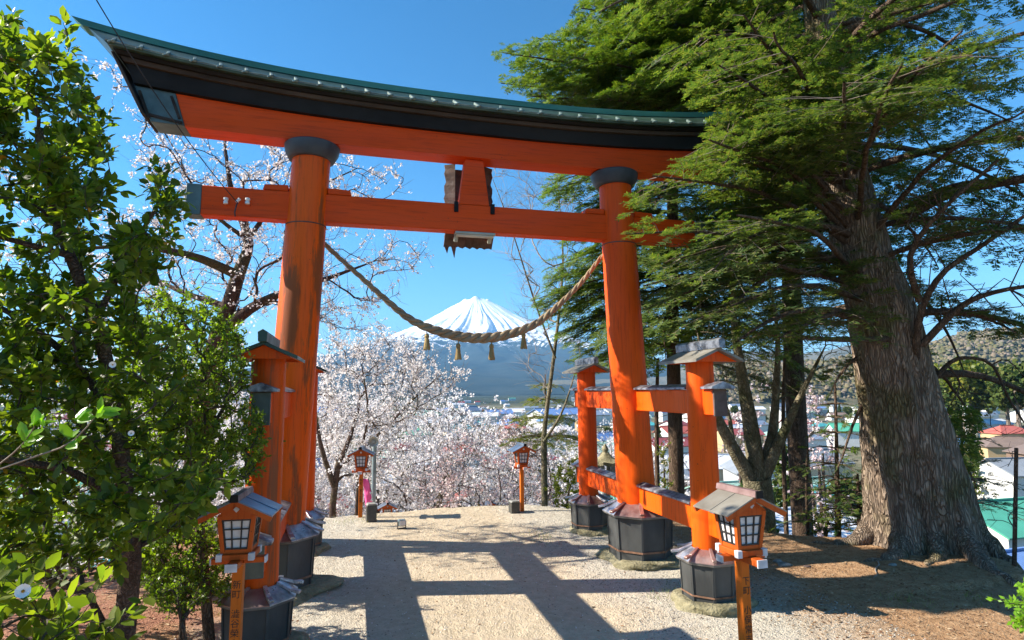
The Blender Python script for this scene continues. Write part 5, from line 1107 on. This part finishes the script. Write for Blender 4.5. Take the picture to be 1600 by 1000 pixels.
# foreground branch of broad leaves at the bottom left
b_ = at(-60, 1080, 2.6); bush('broadleaf_shrub', 'broad leaved shrub in the bottom left corner', [(-100, 930), (60, 930), (150, 945), (200, 970), (150, 1010), (-100, 1040)], 2.2, 2.9, b_, 46, 'camellia', .085, (5, 9), tmpl=(LEAF5V, LEAF5F), jit=.02, r0=.015)
# small leaved shrubs between the camellia and the left leg
hb = at(330, 1010, 5.1); hb[2] = zat(hb[0], hb[1])-.05
bush('small_leaved_shrub', 'tall small leaved shrub crowding the left support leg', [(215, 470), (260, 455), (330, 470), (370, 520), (385, 560), (395, 640), (420, 690), (405, 740), (360, 760), (300, 740), (230, 760), (190, 700), (180, 560)], 4.3, 5.5, hb, 620, 'holly', .038, (11, 19), r0=.05, jit=.06, cat='shrub')
hb = at(285, 1010, 5.2); hb[2] = zat(hb[0], hb[1])-.05
bush('small_leaved_shrub', 'low small leaved shrub behind the near left lantern', [(215, 800), (300, 790), (350, 820), (370, 880), (350, 940), (250, 950), (205, 890)], 4.7, 5.8, hb, 380, 'holly', .036, (10, 16), r0=.03, jit=.05)
hb = at(80, 900, 7.4); hb[2] = zat(hb[0], hb[1])-.05
bush('small_leaved_shrub', 'spreading shrub deep behind the camellia', [(-200, 580), (100, 560), (230, 600), (260, 700), (240, 820), (-200, 840)], 6.4, 7.4, hb, 230, 'holly', .06, (9, 15), r0=.05, jit=.06)
# litter, pebbles, roots and rocks
def litter(name, label, cat, n, reg, size, mats, tv_, tf_, flat=.3, zoff=.006):
    pts = []
    while len(pts) < n:
        x = rng.uniform(reg[0], reg[1], n*2); y = rng.uniform(reg[2], reg[3], n*2); d = sdf(x, y); k = (d < .3)
        if reg[4]: k &= reg[4](x, y)
        pts += list(zip(x[k], y[k]))
    pts = np.array(pts[:n]); z = zfun(pts[:, 0], pts[:, 1]); P = np.column_stack([pts, z+zoff]); a = rng.uniform(0, 6.28, n)
    V, f = scatter(tv_, tf_, P, np.stack([np.cos(a), np.sin(a), rng.normal(size=n)*.12], 1), np.tile([0, 0, 1.], (n, 1))+rng.normal(size=(n, 3))*flat, rng.uniform(size[0], size[1], n)**1)
    o = np_mesh(name, V, f, M[mats], None); return tag(o, label, cat, None, 'stuff')
M['litter'] = leaf_mat('dry_litter', [(.10, .05, .025), (.22, .12, .06), (.36, .24, .14), (.45, .34, .22), (.15, .07, .04)], .05, .9, (1, 1, 1), .1)
M['pebble'] = leaf_mat('grey_pebbles', [(.14, .13, .11), (.26, .24, .20), (.37, .34, .29), (.45, .42, .36)], .0, .9, (1, 1, 1), .2)
PEBV = np.array([(-.5, -.3, 0), (.1, -.45, 0), (.5, -.1, 0), (.35, .35, 0), (-.25, .42, 0), (-.3, -.15, .3), (.15, -.2, .34), (.25, .1, .3), (-.1, .2, .32)]); PEBF = np.array([(0, 1, 6, 5), (1, 2, 7, 6), (2, 3, 7, 7), (3, 4, 8, 7), (4, 0, 5, 8), (5, 6, 7, 8)])
PEBF = np.array([(0, 1, 6, 5), (1, 2, 7, 6), (3, 4, 8, 7), (4, 0, 5, 8), (5, 6, 7, 8)])
litter('pebbles', 'loose grey grit scattered over the path', 'pebbles', 9000, (-2.2, 3.4, -5.5, 4.3, None), (.005, .017), 'pebble', PEBV, PEBF, .1, 0)
litter('pebbles', 'coarser grit along the foot of the right plinths', 'pebbles', 7000, (1.2, 3.6, -4.5, 2.6, None), (.007, .024), 'pebble', PEBV, PEBF, .1, 0)
litter('leaf_litter', 'dry leaves and needles on the soil round the big fir', 'leaf litter', 12000, (2.6, 8, -6, 3.0, None), (.010, .045), 'litter', LEAF4V, LEAF4F)
litter('leaf_litter', 'dry leaves on the red soil left of the gate', 'leaf litter', 9000, (-8, -2.0, -6.5, 3.6, None), (.012, .055), 'litter', LEAF4V, LEAF4F)
litter('fallen_petals', 'pale cherry petals fallen on the path', 'petals', 2600, (-3, 4, -5.5, 4.3, None), (.008, .018), 'blossom', LEAF4V*np.array([1, 1.6, 1]), LEAF4F)
litter('leaf_litter', 'a few brown leaves blown across the gravel path', 'leaf litter', 900, (-2.4, 3, -5.5, 4.3, None), (.015, .045), 'litter', LEAF4V, LEAF4F)
M['grass'] = leaf_mat('grass_blades', [(.08, .14, .02), (.16, .22, .04), (.30, .28, .12)], .3, .7, (1.5, 1.5, .5), .1)
gp = []
for cx_, cy_, r_, n_ in ((1.9, -1.35, .35, 90), (1.25, 1.45, .5, 120), (-1.5, 3.6, .5, 160), (4.4, -2.2, .25, 60), (-2.4, -.8, .4, 60), (2.8, 2.2, .6, 90), (5.2, -2.4, .3, 80)):
    q = rng.normal(size=(n_, 2))*r_*.5; gp.append(np.column_stack([q[:, 0]+cx_, q[:, 1]+cy_]))
gp = np.concatenate(gp); P = np.column_stack([gp, zfun(gp[:, 0], gp[:, 1])-.005]); V, f = scatter(LEAF4V*np.array([1, .16, 1]), LEAF4F, P, rnd_unit(len(P))*.5+np.array([0, 0, .9]), rnd_unit(len(P)), rng.uniform(.03, .08, len(P)))
tag(np_mesh('grass', V, f, M['grass']), 'thin tufts of grass sprouting in the gravel and soil', 'grass', None, 'stuff')
for i, (px, py, s, l) in enumerate(((1215, 876, .07, 'pale flat rock on the shaded soil'), (1225, 882, .09, 'dark flat rock beside the pale one on the soil'), (1262, 884, .05, 'small brown rock left of the big fir roots'), (1395, 886, .06, 'dark rock against the fir roots'))):
    p = at(px, py, 1); dd = p-CP; tt = -CP[2]/dd[2]; p = CP+tt*dd; tag(rock('rock', (p[0], p[1], zat(p[0], p[1])+s*.15), s, s*.6, s*.35, 60+i, M['stone'] if i != 2 else M['frame_brown'], .15, 2), l, 'rock', 'rocks on the soil')
p = at(20, 985, 3.6); tag(rock('boulder', (p[0]-.1, p[1], .25), .42, .36, .34, 77, M['palestone'], .12, 4), 'pale lichen covered boulder at the lower left edge', 'boulder')
p = at(935, 800, 12.2); tag(rock('boulder', (p[0], p[1], zat(p[0], p[1])+.05), .30, .22, .16, 78, M['palestone'], .15, 3), 'pale rough boulder beside the rear right plinth', 'boulder')
rt_ = []
for q in range(16):
    a0 = rng.uniform(-2.6, -.4); x, y = Tb[0]+.9*math.cos(a0)+rng.uniform(-1.2, .6), Tb[1]+.9*math.sin(a0)*.8; L = rng.uniform(.3, .9); az = rng.uniform(0, 6.28); pts = []
    for u in range(6): xx = x+math.cos(az)*L*u/5+.03*math.sin(u*2+q); yy_ = y+math.sin(az)*L*u/5; pts.append((xx, yy_, zat(xx, yy_)+.012))
    rt_.append((np.array(pts), np.linspace(.010, .004, 6)))
V, f = tube_np(rt_, 5); tag(np_mesh('fallen_twigs', V, f, M['twig_pale'], None, True), 'fallen twigs strewn between the fir roots', 'twigs', None, 'stuff')

# ------------------------------------------------------------------ the town
def wallm(n, c): return surf(n, tuple(x*.85 for x in c), c, .6, .85, 0, 0)
def roofm(n, c):
    m, nt, b = new_mat(n); tc = N(nt, 'ShaderNodeTexCoord'); w = N(nt, 'ShaderNodeTexWave', wave_type='BANDS', bands_direction='X'); w.inputs['Scale'].default_value = .9; nt.links.new(tc.outputs['Object'], w.inputs[0])
    base = ramp(nt, noise(nt, .6, 5), [(.3, tuple(x*.75 for x in c)), (.7, c)]); nt.links.new(mix(nt, ramp(nt, w.outputs[0], [(.0, (.5,)*3), (.08, (0,)*3)]), base, tuple(x*.4 for x in c)), b.inputs['Base Color']); b.inputs['Roughness'].default_value = .5
    bump(nt, b, w.outputs[0], .3, .05); return m
WALLS = {'white': wallm('white_render', (.75, .74, .70)), 'cream': wallm('cream_render', (.62, .52, .36)), 'tan': wallm('tan_render', (.55, .38, .20)), 'grey': wallm('grey_render', (.42, .42, .42)), 'brown': wallm('brown_boards', (.20, .13, .09))}
ROOFS = {'green': roofm('green_metal_roof', (.10, .42, .28)), 'pale green': roofm('pale_green_metal_roof', (.35, .55, .45)), 'blue': roofm('blue_metal_roof', (.16, .28, .55)), 'red': roofm('red_metal_roof', (.55, .14, .10)), 'dark red': roofm('dark_red_roof', (.30, .07, .07)), 'grey': roofm('grey_tile_roof', (.30, .32, .34)), 'white': roofm('white_metal_roof', (.70, .73, .78)), 'brown': roofm('brown_tile_roof', (.24, .17, .13)), 'teal': roofm('teal_roof', (.08, .40, .42)), 'slate': roofm('slate_blue_roof', (.22, .28, .38))}
M['glass'] = surf('dark_window_glass', (.05, .07, .09), (.12, .15, .18), .5, .15, 0, 0); M['yellow'] = surf('yellow_blind', (.7, .5, .05), (.75, .55, .08), 1, .7, 0, 0)
def ground_hit(px, py, zz):
    d = CW+(px-800)/F*CR-(py-500)/F*CU; t = (zz-CP[2])/d[2]; return CP+t*d
def house(x, y, w, d, h, rise, rot, roof, wall, label=None, group=None, hip=False, parts=True, name='house', cat='house', over=.5, ywin=False):
    z = zat(x, y)-.3; t = empty(name, label, cat, (x, y, z), rot, group)
    b = MB(); b.box(-w/2, w/2, -d/2, d/2, 0, h+.3)
    if not hip and rise > .3:
        for s in (-1, 1): b.prism([(-d/2, h+.302), (d/2, h+.302), (0, h+.3+rise*.93)], *sorted((s*(w/2-.002), s*(w/2-.25))), 'x')
    b.build('wall', WALLS[wall], t)
    W, Dd = w/2+over, d/2+over; zb = h+.3; zt = zb+rise; e = (W-Dd*.95 if hip else W); b = MB(); tk = .16
    if rise < .3: b.box(-W+over*.7, W-over*.7, -Dd+over*.7, Dd-over*.7, zb+.003, zb+.35)
    else:
        V = [(-W, -Dd, zb), (W, -Dd, zb), (W, Dd, zb), (-W, Dd, zb), (-e, 0, zt), (e, 0, zt)]; V2 = [(x_, y_, z_+tk) for x_, y_, z_ in V]
        top = [(0, 1, 5, 4), (1, 2, 5), (2, 3, 4, 5), (3, 0, 4)] if hip else [(0, 1, 5, 4), (2, 3, 4, 5)]
        Fs = [tuple(i+6 for i in f) for f in top]+[tuple(reversed(f)) for f in top]+[(0, 6, 7, 1), (2, 8, 9, 3)]+([(1, 7, 8, 2), (3, 9, 6, 0)] if hip else [(1, 7, 11, 5), (5, 11, 8, 2), (3, 9, 10, 4), (4, 10, 6, 0)])
        b.add(V+V2, Fs); b.bar((-e-.05, 0, zt+tk+.08), (e+.05, 0, zt+tk+.08), .3, .18)
    b.build('roof', ROOFS[roof], t)
    if parts:
        nf = max(1, int(h/2.8))
        for s in (-1, 1):
            k = max(2, int(w/3.2))
            for fl in range(nf):
                for q in range(k):
                    if (q+fl+int(w*7)) % 5 == 4: continue
                    xx = -w/2+w*(q+.5)/k; zz = .3+1.0+fl*2.7; b = MB(); b.box(xx-.75, xx+.75, *sorted((s*(d/2+.002), s*(d/2+.05))), zz-.05, zz+1.2); fr = b.build('window', WALLS['grey'], t)
                    b = MB(); b.box(xx-.68, xx+.68, *sorted((s*(d/2+.052), s*(d/2+.07))), zz, zz+1.12); b.build('pane', M['yellow'] if ywin else M['glass'], fr)
    return t
HS = [  # px, py (roof middle), roof height above the plain, w, d, rise, rot, roof, wall, hip, label
 (1585, 800, 5, 16, 10, 2.4, .25, 'green', 'white', False, 'house with large green metal roof right of the big fir'), (1578, 880, 4, 14, 9, 1.6, .3, 'blue', 'grey', False, 'low building with blue ribbed roof below the green roof'),
 (1592, 728, 6, 12, 9, 2.2, .15, 'grey', 'white', False, 'white house with grey gable roof and yellow blinds'), (1575, 690, 6, 14, 9, 2.2, -.2, 'brown', 'tan', True, 'tan house with brown tiled hip roof'), (1510, 650, 7, 26, 12, .1, .1, 'white', 'cream', False, 'long cream flat roofed building below the grove'),
 (1495, 690, 5, 12, 8, 1.8, .4, 'blue', 'white', False, 'white house with blue roof just right of the big fir trunk'), (1330, 812, 4, 9, 7, 1.6, .2, 'red', 'white', False, 'house with orange red roof left of the big fir roots'), (1240, 812, 5, 17, 11, 2., .35, 'white', 'white', False, 'large shed with bright white roof below the edge'),
 (1190, 765, 5, 20, 12, 2.2, .25, 'pale green', 'grey', False, 'long hall with pale green ribbed roof behind the right lantern'), (1310, 775, 5, 12, 9, 2, -.1, 'teal', 'white', False, 'house with teal roof left of the big fir trunk'), (1262, 715, 6, 14, 9, 2.4, .5, 'grey', 'cream', False, 'cream house with grey gable roof between the saplings'),
 (1245, 680, 6, 13, 9, 2.2, .1, 'slate', 'white', True, 'white house with slate blue hip roof beyond the forked tree'), (1050, 690, 5, 15, 9, 2.2, .2, 'dark red', 'white', False, 'house with dark red roof behind the right tie beams'), (1100, 720, 5, 16, 10, 2.2, .0, 'white', 'cream', False, 'house with pale roof seen between the right legs'),
 (1130, 660, 6, 16, 9, 2.2, .35, 'red', 'cream', False, 'house with red roof beyond the forked tree'), (1030, 735, 4, 12, 9, 1.8, -.3, 'grey', 'brown', True, 'brown house with grey hip roof behind the right pillar'), (1270, 640, 7, 24, 12, .1, .1, 'pale green', 'grey', False, 'wide flat roofed hall far beyond the saplings'),
 (1180, 625, 8, 30, 13, 2., .05, 'pale green', 'grey', False, 'long green roofed hall far behind the right support leg'), (890, 650, 7, 14, 10, .1, .2, 'white', 'white', False, 'white block beside the rear right support leg'), (865, 628, 8, 26, 14, 1.5, -.1, 'grey', 'grey', False, 'long grey roofed building below the mountain'),
 (722, 612, 13, 46, 20, .1, .1, 'white', 'white', False, 'large white flat roofed building below the rope'), (688, 609, 12, 30, 16, .1, -.1, 'teal', 'white', False, 'smaller white building left of the large white one'), (740, 640, 7, 20, 12, 2, .2, 'dark red', 'brown', False, 'dark red roofed building above the pale cherry crowns'),
 (800, 622, 9, 28, 14, 1.6, .1, 'green', 'white', False, 'green roofed building under the mountain centre')]
for (px, py, hh_, w, d, rise, rot, rf, wl, hip, lab) in HS:
    zz = VAL+hh_; p = ground_hit(px, py, zz)
    for _ in range(6): zz = zat(p[0], p[1])+hh_; p = ground_hit(px, py, zz)
    house(p[0], p[1], w, d, max(2.2, hh_-rise*.5), rise, rot-CAM['yaw'], rf, wl, lab, None, hip, ywin='yellow' in lab)
rk = list(ROOFS); wk = ['white', 'cream', 'grey', 'brown', 'white', 'tan']; rt2 = np.random.default_rng(3); occ = []
taken = [tuple(o.location[:2]) for o in bpy.data.objects if o.name.startswith('house')]
cnt = 0; tries = 0
while cnt < 95 and tries < 4000:
    tries += 1; az = CAM['yaw']+rt2.uniform(-.78, .78); dist = 46+rt2.random()**1.3*330; x, y = CP[0]+dist*math.sin(az), CP[1]+dist*math.cos(az)
    if min((math.hypot(x-a, y-b) for a, b in taken), default=99) < 17: continue
    taken.append((x, y)); rf, wl = rk[rt2.integers(len(rk))], wk[rt2.integers(len(wk))]; w = rt2.uniform(9, 15); two = rt2.random() < .5
    house(x, y, w, rt2.uniform(7, 10), 5.4 if two else 3, rt2.uniform(1.6, 2.6), rt2.uniform(-.5, .5)+(math.pi/2 if rt2.random() < .3 else 0), rf, wl, '%s %s walled house with a %s roof among the roofs of the town' % ('two storey' if two else 'single storey', wl, rf), 'houses of the town, %s with %s roof, %d floors' % (wl, rf, 2 if two else 1), rt2.random() < .35, parts=dist < 160)
    cnt += 1
protos = {}
for i in range(230):
    az = CAM['yaw']+rt2.uniform(-.75, .75); dist = 380+rt2.random()**1.5*1900; x, y = CP[0]+dist*math.sin(az), CP[1]+dist*math.cos(az); w = rt2.uniform(12, 24)*(1+.6*(rt2.random() < .15))
    rf = ['white', 'grey', 'slate', 'pale green', 'dark red', 'brown', 'blue'][rt2.integers(7)]
    if rf not in protos: protos[rf] = o = house(x, y, 16, 10, 5, 2.2, 0, rf, 'white', 'tiny distant white building with a %s roof on the plain' % rf, 'distant buildings with %s roofs' % rf, False, False)
    else: o = copy_tree(protos[rf])
    o.location = (x, y, zat(x, y)-.5); o.rotation_euler = (0, 0, rt2.uniform(-.4, .4)); o.scale = (w/16, w/16, rt2.uniform(.8, 1.8))
# trees of the town and the grove
def blob_tree(x, y, h, w, mat, label, group, trunk=.35, cat='tree', n=150, name='tree', con=False):
    z = zat(x, y)-.3; t = empty(name, label, cat, (x, y, z), 0, group); b = MB(); b.lathe([(h*.03, 0), (h*.018, h*.7)], 7); b.build('trunk', M['twig'], t)
    u = rnd_unit(n); r = rng.uniform(.6, 1, n)[:, None]; c = np.array([0, 0, h*(trunk+(1-trunk)/2)])
    if con: zz = rng.random(n); a = rng.uniform(0, 6.28, n); rr = (1-zz)*w/2*rng.uniform(.6, 1, n); P = np.stack([np.cos(a)*rr, np.sin(a)*rr, h*(.15+.85*zz)], 1)
    else: P = c+u*r*np.array([w/2, w/2, h*(1-trunk)/2])*(1+.2*np.sin(u[:, :1]*5+x)); 
    k = 9; Q = np.repeat(P, k, 0)+rng.normal(size=(n*k, 3))*w*.06; V, f = scatter(PETV, PETF, Q, rnd_unit(n*k), rnd_unit(n*k)+np.array([0, 0, .8]), w*.085*rng.uniform(.6, 1.3, n*k)); np_mesh('crown', V, f, M[mat], t)
    return t
pt = [blob_tree(0, -3000, 9, 7, 'town_tree', 'round green tree among the roofs of the town', 'round green trees of the town'), blob_tree(0, -3000, 10, 5, 'town_tree', 'pointed dark conifer among the roofs of the town', 'pointed conifers of the town', con=True), blob_tree(0, -3000, 7, 7, 'blossom', 'small white blossoming tree among the roofs', 'white blossoming trees of the town')]
for i in range(110):
    az = CAM['yaw']+rt2.uniform(-.8, .8); dist = 45+rt2.random()**1.4*900; x, y = CP[0]+dist*math.sin(az), CP[1]+dist*math.cos(az); j = [0, 1, 0, 2, 1][rt2.integers(5)]; o = pt[j] if i < 0 else copy_tree(pt[j]); s = rt2.uniform(.6, 1.3); o.location = (x, y, zat(x, y)-.3); o.scale = (s, s, s); o.rotation_euler = (0, 0, rt2.uniform(0, 6))
for o in pt:
    for ch in list(o.children): bpy.data.objects.remove(ch)
    bpy.data.objects.remove(o)
for i in range(22):
    px = rng.uniform(1440, 1700); D = rng.uniform(230, 330); g = at(px, 612, D); m = ['ygreen', 'town_tree', 'forest_far'][i % 3]
    blob_tree(g[0], g[1], at(px, rng.uniform(560, 600), D)[2]-zat(g[0], g[1]), rng.uniform(12, 18), m, 'tall %s tree of the grove above the town on the right' % {'ygreen': 'yellow green', 'town_tree': 'deep green', 'forest_far': 'brownish'}[m], 'grove trees, '+m.replace('_', ' '), .45, n=170)
p = ground_hit(1516, 735, VAL); t = empty('utility_pole', 'pale concrete utility pole with crossarms right of the big fir', 'utility pole', (p[0], p[1], zat(p[0], p[1])-.2)); H = at(1516, 634, (p-CP) @ CW)[2]-t.location[2]
b = MB(); b.lathe([(.2, 0), (.13, H)], 10); b.build('pole', WALLS['white'], t, 0, True); b = MB()
for z in (H-.4, H-1.3, H-2.1): b.bar((-1.1, 0, z), (1.1, 0, z), .1, .12)
b.build('crossarm', WALLS['grey'], t); b = MB()
for x in (-1, -.4, .4, 1): b.lathe([(.06, H-.3), (.09, H-.1), (.05, H)], 8, (x, 0)); b.lathe([(.06, H-1.2), (.09, H-1.0), (.05, H-.9)], 8, (x, 0))
b.build('insulators', M['porcelain'], t)
b = MB(); b0_ = np.array(t.location)
for dz in (.0, -.9, -1.7, -2.6):
    e = b0_+np.array([70, 12, H+dz]); s0 = b0_+np.array([0, 0, H+dz]); b.tube([s0*(1-u)+e*u+np.array([0, 0, -2.2*4*u*(1-u)]) for u in np.linspace(0, 1, 16)], .03, 4)
tag(b.build('overhead_wires', M['cable']), 'overhead wires running right from the utility pole', 'wires')

def ordinals(sel, what):
    g = {}
    for o in sel: g.setdefault(o['label'], []).append(o)
    for l, os_ in g.items():
        if len(os_) < 2: continue
        os_.sort(key=lambda o: proj(np.array(o.location))[0])
        w_ = ['first', 'second', 'third', 'fourth', 'fifth', 'sixth', 'seventh', 'eighth', 'ninth', 'tenth']
        for i, o in enumerate(os_): o['label'] = l.replace(what[0], '%s %s from the left' % (what[1], w_[i] if i < 10 else str(i+1)+'th'))
ordinals([o for o in bpy.data.objects if o.name.startswith('house') and 'among the roofs' in o.get('label', '')], ('among the roofs of the town', 'in town,'))
ordinals([o for o in bpy.data.objects if o.name.startswith('tree') and 'of the grove' in o.get('label', '')], ('of the grove above the town on the right', 'of the grove,'))
# ------------------------------------------------------------------ the air between here and the mountain
me_ = MB().box(-32000, 32000, -32000, 32000, -120, 3300).build('haze', [], None)
hm = bpy.data.materials.new('haze'); hm.use_nodes = True; hm.node_tree.nodes.clear(); pv = hm.node_tree.nodes.new('ShaderNodeVolumePrincipled'); ho = hm.node_tree.nodes.new('ShaderNodeOutputMaterial')
pv.inputs['Color'].default_value = (.25, .56, .95, 1); pv.inputs['Density'].default_value = 4.2e-5; pv.inputs['Anisotropy'].default_value = 0
hm.node_tree.links.new(pv.outputs[0], ho.inputs['Volume']); me_.data.materials.append(hm); tag(me_, 'thin blue air haze lying over the plain', 'haze', None, 'stuff')
